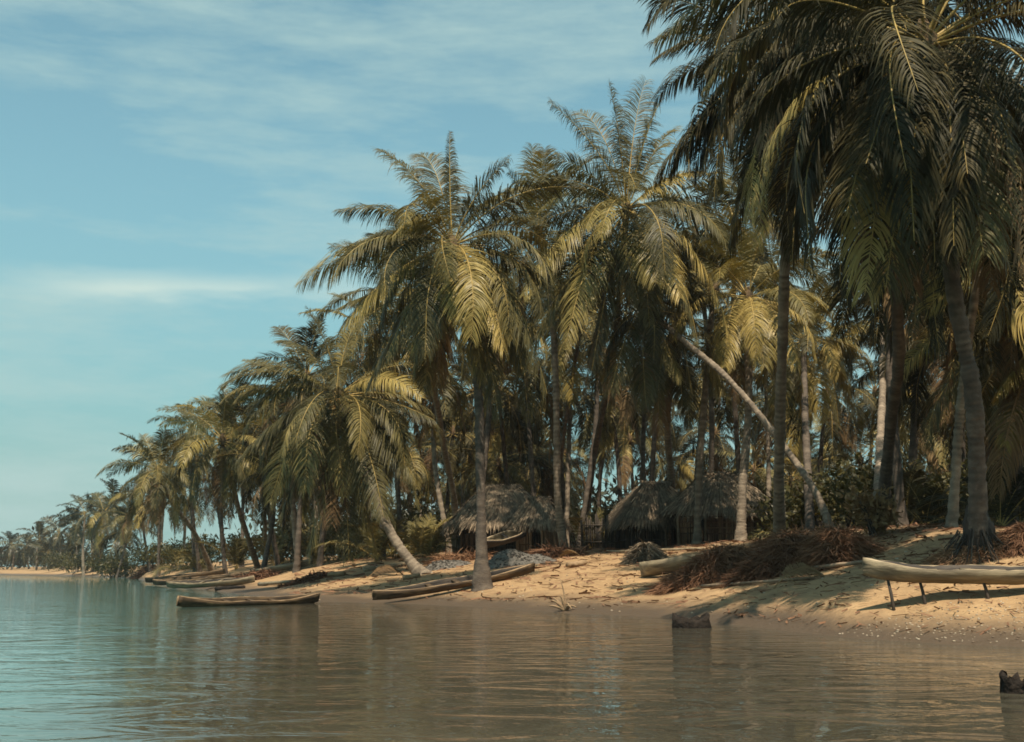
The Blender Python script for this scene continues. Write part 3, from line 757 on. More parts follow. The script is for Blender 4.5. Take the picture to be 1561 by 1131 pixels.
palm('mid distance palm with feathery crown and slightly curved trunk, by a dark stump foot', (396, 868), [(378, 820), (362, 770)], (340, 672), 72, 28, 0.95, 'leaf', 1, (), (0.21, 0.15), 1.6, cocos=4, gold=0.3)
palm('upright thin palm just right of the curved mid distance trunk', (404, 862), [(404, 800)], (404, 680), 80, 26, 0.95, 'leaf', 1, (), (0.15, 0.12), 1.4, gold=0.3)
palm('lone palm leaning left over the canoe landing, hanging rust brown frond', (326, 873), [(298, 815), (262, 765)], (240, 718), 84, 26, 0.88, 'leaf', 1, [((236, 730), (237, 800), -0.5, 'leaf_dry')], (0.21, 0.15), 1.5, cocos=3, gold=0.25, dry=2)
palm('small distant palm with hanging yellow fronds on the far beach', (152, 868), [], (158, 782), 165, 24, 1.0, 'leaf_far', 1, [((152, 800), (150, 838), -1, 'leaf_gold')], (0.22, 0.16), 1.3, gold=0.2)
palm('palm standing behind the gap of sky in the right half', (1335, 805), [], (1345, 480), 58, 28, 1.1, 'leaf_far', 0, [((1290, 440), (1265, 520), -1, 'leaf_far'), ((1300, 480), (1250, 560), -1.5, 'leaf_gold')], cocos=2)
palm('pale lower palm with light green fronds left of the sky gap', (1235, 812), [], (1225, 520), 55, 28, 1.0, 'leaf', 0, (), bark='trunk_shaded', gold=0.35)

# --- grove palms behind, nothing to tell them apart
GL = 'background coconut palm among many others, deep in the shady grove'
GG = 'background palms filling the grove'
bg = [(440, 610, 66), (402, 650, 74), (468, 575, 64), (292, 655, 94), (245, 700, 108), (420, 720, 70), (355, 640, 82), (480, 690, 66), (575, 520, 62), (600, 600, 66), (545, 640, 70), (665, 560, 64), (745, 470, 62), (760, 600, 70), (800, 540, 66), (845, 450, 72), (905, 430, 66), (930, 600, 74), (870, 590, 70),
      (985, 560, 68), (1010, 420, 64), (1060, 360, 60), (1075, 560, 72), (1120, 340, 58), (1165, 520, 70), (1190, 610, 76), (1180, 420, 60), (1260, 600, 68), (1310, 700, 70), 
      (1380, 560, 60), (1400, 640, 66), (1410, 440, 50), (1450, 500, 48), (1500, 600, 52), (1540, 460, 44), (1540, 650, 58), (1590, 400, 40), (1640, 600, 45), (1370, 330, 36), (1560, 300, 32),
      (470, 640, 76), (430, 690, 84), (500, 720, 80), (450, 740, 92), (370, 690, 95), (330, 740, 104), (300, 700, 100), (280, 750, 112), (250, 770, 125), (215, 760, 130), (200, 790, 150), (620, 690, 74), (690, 660, 78), (740, 700, 86), (860, 690, 90), (960, 670, 86), (1090, 660, 84), (1150, 690, 90)]
for k in range(46):
    bg.append((rng.uniform(560, 1660), rng.uniform(590, 740), rng.uniform(72, 110)))
for px, py, Y in bg:
    b = at(px + rng.uniform(-25, 25), Y + rng.uniform(-2, 2))
    palm(GL, b, [], (px, py), Y, 22, 0.95 * (1.0 if py < 640 else 0.85), 'leaf_shaded' if (px > 1240 and Y < 60) or rng.random() < .55 else ('leaf_far' if Y > 78 else 'leaf'), 1, (), (0.16, 0.12), 1.3, 'trunk' if rng.random() < .2 else 'trunk_shaded', 0, dry=2, gold=0.12, group=GG, heavy=0.12)

# distant palms along the far beach
for px, py, Y in [(60, 812, 270), (90, 800, 250), (112, 790, 215), (130, 775, 190), (175, 760, 172), (188, 800, 160), (140, 815, 205), (40, 825, 290), (18, 822, 300), (75, 835, 265)]:
    palm('distant coconut palm in the treeline along the far beach', at(px + rng.uniform(-6, 6), Y), [], (px, py + 9), Y, 20, 1.1, 'leaf_distant', 2, (), (0.25, 0.18), 1.2, group='distant palms along the far beach')


# ------------------------------------------------------------------ shrubs and undergrowth
def leaf_cloud(n, c, rad, size, g, elong=2.6, up=0.3):
    p = g.normal(0, 1, (n, 3)); p = nrm(p) * (g.random((n, 1)) ** 0.45)
    p = p * rad * (1 + 0.25 * np.sin(p[:, :1] * 5 + p[:, 1:2] * 4)) + c
    d = nrm(g.normal(0, 1, (n, 3)) + [0, 0, up]); s = nrm(np.cross(d, g.normal(0, 1, (n, 3))))
    L = size * g.uniform(0.6, 1.4, (n, 1)); Wd = L / elong / 2
    V = np.stack([p, p + d * L * .5 - s * Wd, p + d * L, p + d * L * .5 + s * Wd], 1).reshape(-1, 3)
    return V, np.arange(n * 4).reshape(-1, 4)


def shrub(label, base, w, h, n=900, size=0.22, mat='bush', group=None, depth=None):
    SEED[0] += 1; g = np.random.default_rng(SEED[0] + 900)
    rt = root('shrub', base, label, 'shrub', group)
    mb = MB()
    k = 5
    for j in range(k):
        c = np.array([g.uniform(-.35, .35) * w, g.uniform(-.3, .3) * (depth or w), g.uniform(.3, .62) * h])
        mb.add(*leaf_cloud(n // k, c, np.array([w * .33, (depth or w) * .33, h * .38]), size, g))
    mb.build('foliage', [M[mat]], rt)
    st = MB()
    for j in range(7):
        a = np.array([g.uniform(-.1, .1), g.uniform(-.1, .1), -0.05]); e = np.array([g.uniform(-.4, .4) * w, g.uniform(-.3, .3) * w, h * g.uniform(.5, .9)])
        st.tube(bezier(a, (a + e) / 2 + [0, 0, .2 * h], e, 6), [.03, .028, .024, .02, .015, .008], 5, cap=False)
    st.build('stem', [M['pole_dark']], rt)
    return rt


SHL = 'low dark shrub in the undergrowth between the palm trunks'
SHG = 'undergrowth shrubs between the palm trunks'
for px, Y, w, h in [(1215, 46, 2.6, 2.4), (1250, 44, 2.8, 2.8), (1300, 42, 2.8, 3.0), (1365, 46, 3.0, 2.6), (1395, 44, 3, 3), (1420, 48, 3, 3.2), (1475, 40, 2.6, 2.6), (1545, 34, 2.6, 2.4), (1500, 44, 3, 3), (1580, 40, 3, 3),
                    (580, 66, 3.5, 2.6), (620, 68, 3.5, 3.2), (655, 66, 3.2, 2.4), (540, 70, 3.6, 2.6), (500, 74, 3.6, 3), (460, 80, 4, 3), (430, 88, 4, 3.2), (365, 100, 4.4, 3), (320, 108, 4.6, 3.4), (290, 116, 5, 3.2), (260, 124, 5, 3),
                    (230, 135, 5.5, 3.4), (200, 152, 6, 3.6), (170, 172, 6.5, 3.6), (130, 205, 7.5, 4), (95, 240, 9, 4.5),
                    (925, 72, 4, 3.2), (880, 74, 4, 3.4), (760, 78, 4, 3), (1070, 72, 4, 3.4), (1160, 62, 3.6, 3), (1200, 66, 3.6, 3.4), (1340, 64, 4, 4), (1440, 60, 4, 4), (1260, 70, 4, 4), (700, 76, 4, 3.2), (990, 76, 4, 3), (1120, 78, 4, 3.4), (1540, 56, 4, 4)]:
    shrub(SHL, at(px, Y), w, h, int(900 + 6 * max(0, Y - 60)), 0.2 + 0.0012 * Y, 'bush', SHG)
shrub('rusty brown dried shrub beside the big dark palm clearing', at(1335, 31.5), 1.3, 1.5, 900, 0.2, 'leaf_dry')

# young palms without a trunk
YL = 'young trunkless palm sprouting from the ground under the grove'
for px, Y, s in [(1225, 46, .6), (1300, 45, .7), (1335, 44, .6), (1385, 42, .75), (1415, 38, .55), (1530, 30, .6), (1510, 36, .6), (600, 64, .7), (640, 62, .7), (575, 60, .65), (520, 68, .7), (480, 72, .7), (900, 66, .7), (1185, 56, .7), (1205, 50, .6), (655, 58, .5), (1560, 33, .6), (300, 98, .8), (270, 108, .8), (360, 90, .8), (420, 80, .8)]:
    SEED[0] += 1; g = np.random.default_rng(SEED[0])
    rt = root('young_palm', at(px, Y), YL, 'young palm', 'young palms under the grove')
    lib = library('leaf' if Y > 45 else 'leaf_shaded', 1)
    for k in range(9):
        o = link('frond', lib[int(g.integers(0, 5))][0], rt, (0, 0, -0.05)); o.rotation_euler = (0, 0, k * 2.4 + g.normal(0, .2)); q = s * g.uniform(.75, 1.1); o.scale = (q, q, q)

# far wood beyond the last palms
mb = MB(); g = np.random.default_rng(77)
for k in range(150):
    Y = g.uniform(280, 420); px = g.uniform(-420, 110)
    b = at(px, Y); h = g.uniform(4, 9.5)
    mb.add(*leaf_cloud(130, b + [0, 0, h * .55], np.array([h * .6, h * .6, h * .5]), 1.3, g))
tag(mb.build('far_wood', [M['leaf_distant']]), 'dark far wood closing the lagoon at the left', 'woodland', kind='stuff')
mb = MB()
for k in range(420):
    Y = g.uniform(100, 170); px = g.uniform(430, 1750)
    b = at(px, Y); h = g.uniform(3.5, 8.5)
    mb.add(*leaf_cloud(120, b + [0, 0, h * .5], np.array([h * .7, h * .7, h * .5]), 0.8, g))
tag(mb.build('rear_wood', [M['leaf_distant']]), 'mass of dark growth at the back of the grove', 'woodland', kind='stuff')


# ------------------------------------------------------------------ huts
def thatch_slope(mb, e0, e1, t0, t1, g, n, L=0.8, w=0.024, drop=0.3, m=0):
    n = int(n * 2.4)
    """strands running down a roof face; e0-e1 eave line, t0-t1 top line"""
    e0, e1, t0, t1 = map(np.asarray, (e0, e1, t0, t1))
    nn = nrm(np.cross(e1 - e0, (t0 + t1) / 2 - (e0 + e1) / 2)); nn = nn if nn[2] > 0 else -nn
    u = g.random(n)[:, None]; v = g.random(n)[:, None] ** 0.9
    p = (e0 * (1 - u) + e1 * u) * (1 - v) + (t0 * (1 - u) + t1 * u) * v
    top = t0 * (1 - u) + t1 * u; eav = e0 * (1 - u) + e1 * u
    d = nrm(eav - top + g.normal(0, 0.20, (n, 3)) * np.linalg.norm(eav - top, axis=1, keepdims=True) * .5)
    side = nrm(np.cross(d, nn)); ll = L * g.uniform(.5, 1.2, (n, 1)); lift = g.uniform(0.02, 0.12, (n, 1))
    a = p + nn * lift * .4; b = a + d * ll * .5 + nn * lift * .5; c = a + d * ll + nn * lift * 0.3 - np.array([0, 0, 1]) * drop * ll * 0.25
    hw = w * g.uniform(.4, 1, (n, 1))
    V = np.stack([a - side * hw, a + side * hw, b - side * hw, b + side * hw, c - side * hw * .4, c + side * hw * .4], 1).reshape(-1, 3)
    k = np.arange(n) * 6
    mb.add(V, np.concatenate([np.stack([k, k + 1, k + 3, k + 2], 1), np.stack([k + 2, k + 3, k + 5, k + 4], 1)]), m=m)
    mb.add(np.stack([e0, e1, t1, t0]) - nn * 0.03, [[0, 1, 2, 3]], m=m)


def hut(label, base, yaw, w, d, wall_h, roof_h, ridge, over=0.5, wmat='pole', rmat='thatch', door=None, seed=0, n=1500, hbands=3, gable=False):
    g = np.random.default_rng(seed)
    rt = root('thatched_hut', base, label, 'hut'); rt.rotation_euler = (0, 0, yaw)
    mb = MB()
    for (x0, y0, x1, y1, front) in ((-w / 2, -d / 2, w / 2, -d / 2, 1), (-w / 2, d / 2, w / 2, d / 2, 0), (-w / 2, -d / 2, -w / 2, d / 2, 0), (w / 2, -d / 2, w / 2, d / 2, 0)):
        L = math.hypot(x1 - x0, y1 - y0); k = int(L / 0.085)
        for j in range(k):
            f = (j + .5) / k
            x, y = x0 + (x1 - x0) * f, y0 + (y1 - y0) * f
            if front and door and door[0] < x < door[1]: continue
            hh = wall_h * g.uniform(.94, 1.06)
            mb.tube([[x + g.normal(0, .012), y + g.normal(0, .015), -0.15], [x + g.normal(0, .012), y + g.normal(0, .015), hh]], g.uniform(.028, .043), 5)
        for hz in np.linspace(.35, wall_h - .2, hbands):
            ox, oy = (0, -.05 if y0 < 0 else .05) if y0 == y1 else ((-.05 if x0 < 0 else .05), 0)
            if front and door:
                mb.tube([[x0, y0 + oy, hz], [door[0], y0 + oy, hz + .02]], .025, 5); mb.tube([[door[1], y0 + oy, hz], [x1, y0 + oy, hz - .02]], .025, 5)
            else: mb.tube([[x0 + ox, y0 + oy, hz], [x1 + ox, y1 + oy, hz + .03]], .025, 5)
    wl_ = mb.build('wall', [M[wmat]], rt)
    for sx in (-1, 1):
        for sy in (-1, 1):
            p = MB(); x, y = sx * (w / 2 + .08), sy * (d / 2 + .08)
            p.tube([[x, y, -0.2], [x + g.normal(0, .03), y, wall_h * .5], [x, y, wall_h + .1]], [.075, .065, .06], 7, jitter=.006); p.build('post', [M['pole_dark' if wmat == 'pole_dark' else 'pole']], rt)
    rb = MB(); W, D = w / 2 + over, d / 2 + over; ez = wall_h - 0.30; tzp = wall_h + roof_h; r = ridge / 2
    c = [[-W, -D, ez], [W, -D, ez], [W, D, ez], [-W, D, ez]]; t = [[-r, 0, tzp], [r, 0, tzp]]
    thatch_slope(rb, c[0], c[1], t[0], t[1], g, n); thatch_slope(rb, c[2], c[3], t[1], t[0], g, n // 2)
    if gable: r = W
    thatch_slope(rb, c[1], c[2], t[1], t[1], g, n * 2 // 3); thatch_slope(rb, c[3], c[0], t[0], t[0], g, n * 2 // 3)
    k = 160
    for j in range(k):   # shaggy ridge
        x = g.uniform(-ridge / 2 - .2, ridge / 2 + .2); s = g.choice([-1, 1])
        rb.tube([[x, 0, tzp + g.uniform(.0, .12)], [x + g.normal(0, .1), s * .3, tzp - .1 + g.uniform(0, .1)], [x + g.normal(0, .15), s * .6, tzp - .38]], [.02, .016, .006], 3, cap=False)
    rb.build('thatch_roof', [M[rmat]], rt)
    if door:
        db = MB()
        for x in door: db.tube([[x, -d / 2 - .03, -0.1], [x, -d / 2 - .03, wall_h]], .05, 6)
        db.tube([[door[0], -d / 2 - .03, wall_h - .25], [door[1], -d / 2 - .03, wall_h - .25]], .045, 6)
        db.build('door_frame', [M['pole']], wl_)
    return rt


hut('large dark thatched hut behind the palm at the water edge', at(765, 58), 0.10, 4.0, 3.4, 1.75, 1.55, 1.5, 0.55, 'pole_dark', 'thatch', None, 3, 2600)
hut('small hut with walls of upright bamboo poles beside the large dark hut', at(822, 55), -0.15, 1.6, 1.8, 1.75, 0.75, 0.7, 0.28, 'pole', 'thatch', (-.25, .25), 4, 1100)
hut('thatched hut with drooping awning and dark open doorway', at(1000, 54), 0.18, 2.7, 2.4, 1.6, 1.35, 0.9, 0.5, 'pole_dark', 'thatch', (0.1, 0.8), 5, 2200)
hut('thatched hut with sunlit reddish woven walls', at(1102, 52), -0.12, 3.6, 2.6, 1.75, 1.25, 1.2, 0.45, 'mat_wall', 'thatch', (-1.2, -0.75), 6, 2200, 6)


def palisade(label, a, b, h, mat, seed):
    g = np.random.default_rng(seed); rt = root('palisade', a, label, 'fence')
    L = np.linalg.norm((b - a)[:2]); k = int(L / .07); mb = MB()
    for j in range(k):
        f = j / k; p = (b - a) * f
        p[2] = tz(a[0] + p[0], a[1] + p[1])[0] - a[2]
        mb.tube([p + [0, 0, -.15], p + [g.normal(0, .03), g.normal(0, .03), h * g.uniform(.8, 1.1)]], g.uniform(.022, .036), 5)
    mb.build('stick_row', [M[mat]], rt)
    r2 = MB()
    for z in (.4, h * .75): r2.tube([[0, -.06, z], (b - a) * [1, 1, 0] + [0, -.06, z + .03]], .028, 5)
    r2.build('rail', [M[mat]], rt)


palisade('dark palisade of upright sticks between the huts', at(888, 54), at(962, 55), 1.55, 'pole_dark', 8)
palisade('short stick fence at the left end of the big dark hut', at(690, 60), at(722, 58), 1.3, 'pole', 9)
palisade('dark stick fence right of the woven wall hut', at(1150, 52), at(1215, 48), 1.3, 'pole_dark', 10)


# ------------------------------------------------------------------ canoes
def canoe(label, A, B, width, depth, mat, rise=0.10, roll=0.0, thwarts=3, seed=0, group=None, z0=0.0, bow=2.2, inside=None):
    A = np.asarray(A, float); B = np.asarray(B, float); L = np.linalg.norm(B - A)
    g = np.random.default_rng(seed)
    ns, nc = 33, 11
    s = np.linspace(-1, 1, ns)
    hb = np.maximum(width / 2 * (1 - np.abs(s) ** bow) ** 0.95, 0.03)
    top = depth + rise * np.abs(s) ** 3 + 0.012 * np.sin(s * 7 + seed)
    keel = rise * 0.9 * np.abs(s) ** 5
    ph = np.linspace(0, math.pi, nc)
    cy = np.sign(np.cos(ph)) * np.abs(np.cos(ph)) ** 1.05; cz = np.sin(ph) ** 0.9
    X = s * L / 2
    outer = np.stack([np.broadcast_to(X[:, None], (ns, nc)), hb[:, None] * cy, top[:, None] - (top - keel)[:, None] * cz], -1)
    hi = np.maximum(hb - 0.045, hb * 0.25); dp = np.maximum((top - keel - 0.06) * (1 - np.abs(s) ** 9), 0.004)
    inner = np.stack([np.broadcast_to(X[:, None] * 0.965, (ns, nc)), hi[:, None] * cy, top[:, None] - dp[:, None] * cz], -1)
    V = np.concatenate([outer.reshape(-1, 3), inner.reshape(-1, 3)]) + g.normal(0, 0.004, (2 * ns * nc, 3))
    i = np.arange(ns - 1)[:, None] * nc + np.arange(nc - 1)[None, :]
    Qo = np.stack([i, i + nc, i + nc + 1, i + 1], -1).reshape(-1, 4)
    Qi = np.stack([i, i + 1, i + nc + 1, i + nc], -1).reshape(-1, 4) + ns * nc
    a = np.arange(ns - 1) * nc; o = ns * nc
    Qr = np.concatenate([np.stack([a, a + o, a + nc + o, a + nc], 1), np.stack([a + nc - 1, a + 2 * nc - 1, a + 2 * nc - 1 + o, a + nc - 1 + o], 1)])
    e = np.arange(nc - 1)
    Qe = np.concatenate([np.stack([e, e + 1, e + 1 + o, e + o], 1), np.stack([e, e + o, e + 1 + o, e + 1], 1) + (ns - 1) * nc])
    mb = MB(); mb.add(V, Qo, m=0); mb.Q.append(np.concatenate([Qr, Qe])); mb.qm.append(np.full(len(Qr) + len(Qe), 2))
    mb.Q.append(Qi); mb.qm.append(np.full(len(Qi), 1))
    rt = root('dugout_canoe', (A + B) / 2 + [0, 0, z0], label, 'canoe', group)
    xa = Vector((B - A) / L); ya = Vector((0, 0, 1)).cross(xa).normalized(); za = xa.cross(ya)
    Mx = Matrix((xa, ya, za)).transposed().to_4x4() @ Matrix.Rotation(roll, 4, 'X')
    rt.rotation_euler = Mx.to_euler()
    hull = mb.build('hull', [M[mat], M[inside or mat], M['log' if mat == 'canoe_tan' else 'canoe_pale']], rt, smooth=True)
    for k in range(thwarts):
        x = (k + 1) / (thwarts + 1) * 1.3 - 0.65
        hw = np.interp(x, s, hb) - .03
        t = MB(); t.box((x * L / 2, 0, np.interp(x, s, top) - 0.06), (0.16, hw * 2, 0.028)); t.build('thwart', [M[mat]], hull)
    return rt


def span(l, r, Yl, Yr, z=0.0):
    a, b = at(l, Yl), at(r, Yr); a[2] = max(a[2], 0) + z; b[2] = max(b[2], 0) + z
    return a, b


a, b = P(1316, 887, 19.0), P(1640, 893, 18.4)
canoe('long grey dugout canoe raised on forked sticks at the right edge', a, b, 0.58, 0.25, 'canoe_grey', 0.13, 0.14, 3, 1, inside='canoe_dark')
for px in (1356, 1404, 1500):
    c = P(px, 884, 18.9 - (px - 1318) * .0024 + .1); gz = tz(c[0], c[1])[0]
    t = root('support_stick', (c[0], c[1], gz), {1356: 'leaning stick propping the raised canoe near its pointed end', 1404: 'second stick from the pointed end under the raised canoe', 1500: 'short stick in the shade under the middle of the raised canoe'}[px], 'stick')
    m_ = MB(); m_.tube([[0.03, -.1, -.15], [0.0, -.05, (c[2] - gz) * .5], [-.03, 0.0, c[2] - gz + .02]], [.028, .025, .022], 6); m_.tube([[-.03, 0, c[2] - gz], [-.08, -.02, c[2] - gz + .1]], .018, 5)
    m_.build('pole', [M['pole_dark']], t)

a, b = on_water(268, 926), on_water(484, 919); 
canoe('slim brown canoe afloat at the waterline in front of the sand', a, b, 0.56, 0.26, 'canoe_tan', 0.13, 0.20, 3, 2, z0=-0.08)
a, b = P(568, 911, 36.5), P(815, 889, 39.5); a[2] = max(tz(a[0], a[1])[0], 0); b[2] = tz(b[0], b[1])[0]
canoe('long canoe drawn up on the sand behind the flared palm foot', a, b, 0.60, 0.28, 'canoe_tan', 0.12, 0.24, 3, 3, inside='canoe_dark')
a, b = span(224, 345, 88, 82); canoe('pale canoe nosed onto the beach, farthest of the beached trio', a, b, 0.75, 0.36, 'canoe_tan', 0.12, 0.25, 2, 4)
a, b = span(236, 372, 74, 68); canoe('yellowish canoe in the middle of the beached trio', a, b, 0.72, 0.34, 'canoe_tan', 0.12, 0.25, 2, 5)
a, b = span(257, 390, 63, 60); canoe('dark nosed canoe with pale rim, nearest of the beached trio', a, b, 0.66, 0.32, 'canoe_grey', 0.12, 0.25, 2, 6, inside='canoe_dark')
a, b = at(735, 52.5), at(801, 54.0); a[2] += .35; b[2] += .75
canoe('dark canoe propped up against the large dark hut', a, b, 0.6, 0.42, 'canoe_dark', 0.06, 0.5, 1, 7, inside='canoe_grey')
a, b = span(978, 1120, 34.5, 33.2); canoe('broad blunt canoe lying half covered by dry brush', a, b, 0.8, 0.42, 'canoe_grey', 0.02, 0.0, 1, 8, bow=6, inside='canoe_dark')
a, b = span(384, 478, 69, 66, .1); canoe('grey upturned looking canoe lying on the bank beneath the left palms', a, b, 0.7, 0.34, 'canoe_grey', 0.08, 0.2, 1, 9)


# ------------------------------------------------------------------ logs, heaps, driftwood
def log(label, a, b, r, mat='log', seed=0, cat='log', name='log'):
    g = np.random.default_rng(seed); a, b = np.asarray(a), np.asarray(b); mb = MB()
    k = 9; pts = a + (b - a) * np.linspace(0, 1, k)[:, None] + g.normal(0, r * .12, (k, 3))
    mb.tube(pts - a, r * np.linspace(1.05, .85, k) * g.uniform(.93, 1.07, k), 9, jitter=r * .04)
    return tag(mb.build(name, [M[mat]], None, a, smooth=True), label, cat)


def gp(px, py, dz=0.0):
    p = ground(px, py); p[2] += dz; return p


log('short cut log lying on the open sand left of the leaning foot', gp(501, 880, .1), gp(526, 878, .1), .11, seed=1)
log('short pale log on the sunlit sand right of the water edge palm', gp(866, 866, .09), gp(893, 862, .09), .10, seed=2)
log('reddish timber lying behind the leaning palm foot', gp(600, 852, .08), gp(700, 846, .08), .09, 'log', 3)
log('grey driftwood beam on the bank left of the leaning palm foot', gp(555, 872, .08), gp(622, 862, .08), .1, 'canoe_pale', 4)
log('thin dark pole lying on the sand below the brush heap', gp(1070, 897, .04), gp(1240, 884, .04), .035, 'pole', 5, 'pole', 'pole')
log('thin pole lying before the leaning trunk on the bank', gp(1215, 872, .05), gp(1322, 860, .05), .045, 'pole', 6, 'pole', 'pole')
log('long pale pole lying along the top of the bank below the huts', gp(925, 843, .05), gp(1075, 838, .05), .05, 'canoe_pale', 7, 'pole', 'pole')
log('small dark log half sunk in the sand before the beached long canoe', gp(615, 884, .07), gp(640, 880, .07), .1, 'log', 8)


def heap(name, label, base, w, d, h, n, mat, L=(0.4, 1.3), wd=0.016, seed=0, cat='heap', lie=0.5):
    g = np.random.default_rng(seed)
    q = g.random((n, 1)) ** .5; th = g.uniform(0, 6.283, (n, 1))
    p = np.concatenate([np.cos(th) * q * w / 2, np.sin(th) * q * d / 2, np.zeros((n, 1))], 1)
    p[:, 2] = h * (1 - q[:, 0] ** 2) * g.random(n) ** .6 * (1 + .25 * np.sin(p[:, 0] * 2.3 + seed))
    p[:, 2] += tz(base[0] + p[:, 0], base[1] + p[:, 1]) - base[2]
    dr = nrm(np.concatenate([np.cos(th) + g.normal(0, 1.0, (n, 1)), np.sin(th) * .8 + g.normal(0, 1.0, (n, 1)), g.normal(0, lie, (n, 1))], 1))
    ll = g.uniform(L[0], L[1], (n, 1)); sd = nrm(np.cross(dr, g.normal(0, 1, (n, 3)))) * wd * g.uniform(.5, 1.5, (n, 1))
    a = p - dr * ll * .3; b = p + dr * ll * .2 + [0, 0, .03]; c = p + dr * ll * .7 - np.array([0, 0, 1]) * ll * .18
    V = np.stack([a - sd, a + sd, b - sd, b + sd, c - sd * .3, c + sd * .3], 1).reshape(-1, 3); k = np.arange(n) * 6
    o = link(name, mesh(name, V, np.concatenate([np.stack([k, k + 1, k + 3, k + 2], 1), np.stack([k + 2, k + 3, k + 5, k + 4], 1)]), mats=[M[mat]]), None, base)
    return tag(o, label, cat)


heap('brush_heap', 'long low heap of dry brown brush covering the blunt canoe', gp(1090, 882), 3.0, 1.6, .62, 7140, 'brush', (.2, .8), .011, 1)
heap('brush_heap', 'dry reddish brush heap lying in front of the palm roots', gp(1210, 868), 2.9, 1.8, .62, 7140, 'brush', (.2, .8), .011, 2)
heap('brush_heap', 'tall rounded heap of dry fronds below the leaning trunk', gp(1278, 858), 1.7, 1.5, .75, 5780, 'brush', (.2, .8), .011, 3)
heap('brush_heap', 'small pile of fibrous dry fronds at the foot of the ringed palm', gp(1205, 835), 1.8, 1.4, .5, 1600, 'brush', seed=4)
heap('brush_heap', 'dry root litter heaped around the massive dark palm foot', gp(1490, 850), 1.7, 1.0, .34, 3600, 'brush', (.12, .45), .008, 5)
heap('brush_heap', 'brown litter heap against the bank at the right photo edge', gp(1560, 838), 1.3, 1.0, .5, 3400, 'brush', (.12, .45), .008, 6)
heap('thatch_bundle', 'yellowish bundle of thatch on the sand before the huts', gp(984, 856), 1.15, .7, .52, 2600, 'thatch', (.3, .7), .016, 8, 'thatch bundle', .35)
heap('brush_heap', 'twiggy debris at the foot of the curved pale palm', gp(850, 848), 2.0, 1.0, .3, 1200, 'brush', seed=9)
heap('brush_heap', 'brown brush piled left of the leaning thick palm foot', gp(700, 856), 2.4, 1.4, .3, 1200, 'brush', seed=10)
heap('brush_heap', 'low tangle of reddish debris beside the beached trio', gp(385, 884), 2.8, 1.6, .4, 900, 'brush', wd=.03, seed=12)


def rubble(label, base, w, d, h, seed):
    g = np.random.default_rng(seed); mb = MB(); n = 30
    th = np.arange(n) / n * 6.283; R_ = np.linspace(0, 1, 12)
    V = []
    for q in R_:
        for t in th:
            x, y = math.cos(t) * q * w / 2, math.sin(t) * q * d / 2
            V.append([x, y, h * (1 - q * q) ** 1.2 * (1 + .2 * math.sin(x * 3 + seed)) + g.normal(0, .02) - .08 * q + (tz(base[0] + x, base[1] + y)[0] - base[2])])
    V = np.array(V)
    Qd = [[a * n + b_, a * n + (b_ + 1) % n, (a + 1) * n + (b_ + 1) % n, (a + 1) * n + b_] for a in range(11) for b_ in range(n)]
    mb.add(V, Qd)
    for k in range(700):
        q = g.random() ** .5; t = g.uniform(0, 6.283); x, y = math.cos(t) * q * w / 2, math.sin(t) * q * d / 2
        z = h * (1 - q * q) ** 1.2 * (1 + .2 * math.sin(x * 3 + seed)) + (tz(base[0] + x, base[1] + y)[0] - base[2]) if k < 10 else np.interp(q, R_, [V[j * n + int(t / 6.283 * n) % n, 2] for j in range(12)])
        bv, bq = blob((x, y, z), g.uniform(.02, .06), g.uniform(.6, 1.4), g.uniform(.6, 1.4), .5, 4, 5); mb.add(bv, bq)
    return tag(mb.build('shell_heap', [M['rubble']], None, base), label, 'heap')


rubble('grey shell heap right of the water edge palm, before the dark hut', gp(785, 862), 3.4, 2.0, .55, 3)
rubble('low grey shell heap left of the water edge palm', gp(680, 866), 2.4, 1.5, .35, 4)
rubble('brownish rounded shell mound at the left corner of the dark hut', gp(672, 846), 1.8, 1.2, .55, 5)

log('weathered beam among debris beside the beached trio', gp(395, 893, .07), gp(455, 888, .07), .09, 'canoe_grey', 11)
log('dark log near the water between the floating canoe and the beached trio', gp(330, 900, .06), gp(372, 897, .06), .1, 'stump', 12)
heap('brush_heap', 'thin reddish litter on the bank above the floating canoe', gp(470, 886), 2.6, 1.4, .22, 900, 'brush', (.1, .5), .02, 13)
heap('brush_heap', 'grey brown litter strip left of the beached trio at the waterline', gp(215, 879), 5, 3, .7, 900, 'brush', (.3, 1.2), .05, 14)

# driftwood root at the waterline
B0 = gp(862, 931); mb = MB(); g = np.random.default_rng(5)
for k in range(9):
    th = g.uniform(0, 3.14); e = np.array([math.cos(th) * g.uniform(.25, .55), g.uniform(-.3, .3), g.uniform(.02, .35)])
    mb.tube(bezier(np.zeros(3), e * .5 + [0, 0, g.uniform(.05, .2)], e, 7), np.linspace(.05, .012, 7), 6)
mb.tube(bezier(np.array([0, 0, .05]), np.array([0.02, .1, .35]), np.array([-.12, .1, .75]), 8), np.linspace(.035, .008, 8), 6)
tag(mb.build('driftwood', [M['log']], None, B0, smooth=True), 'tangled orange brown driftwood root at the waterline', 'driftwood')


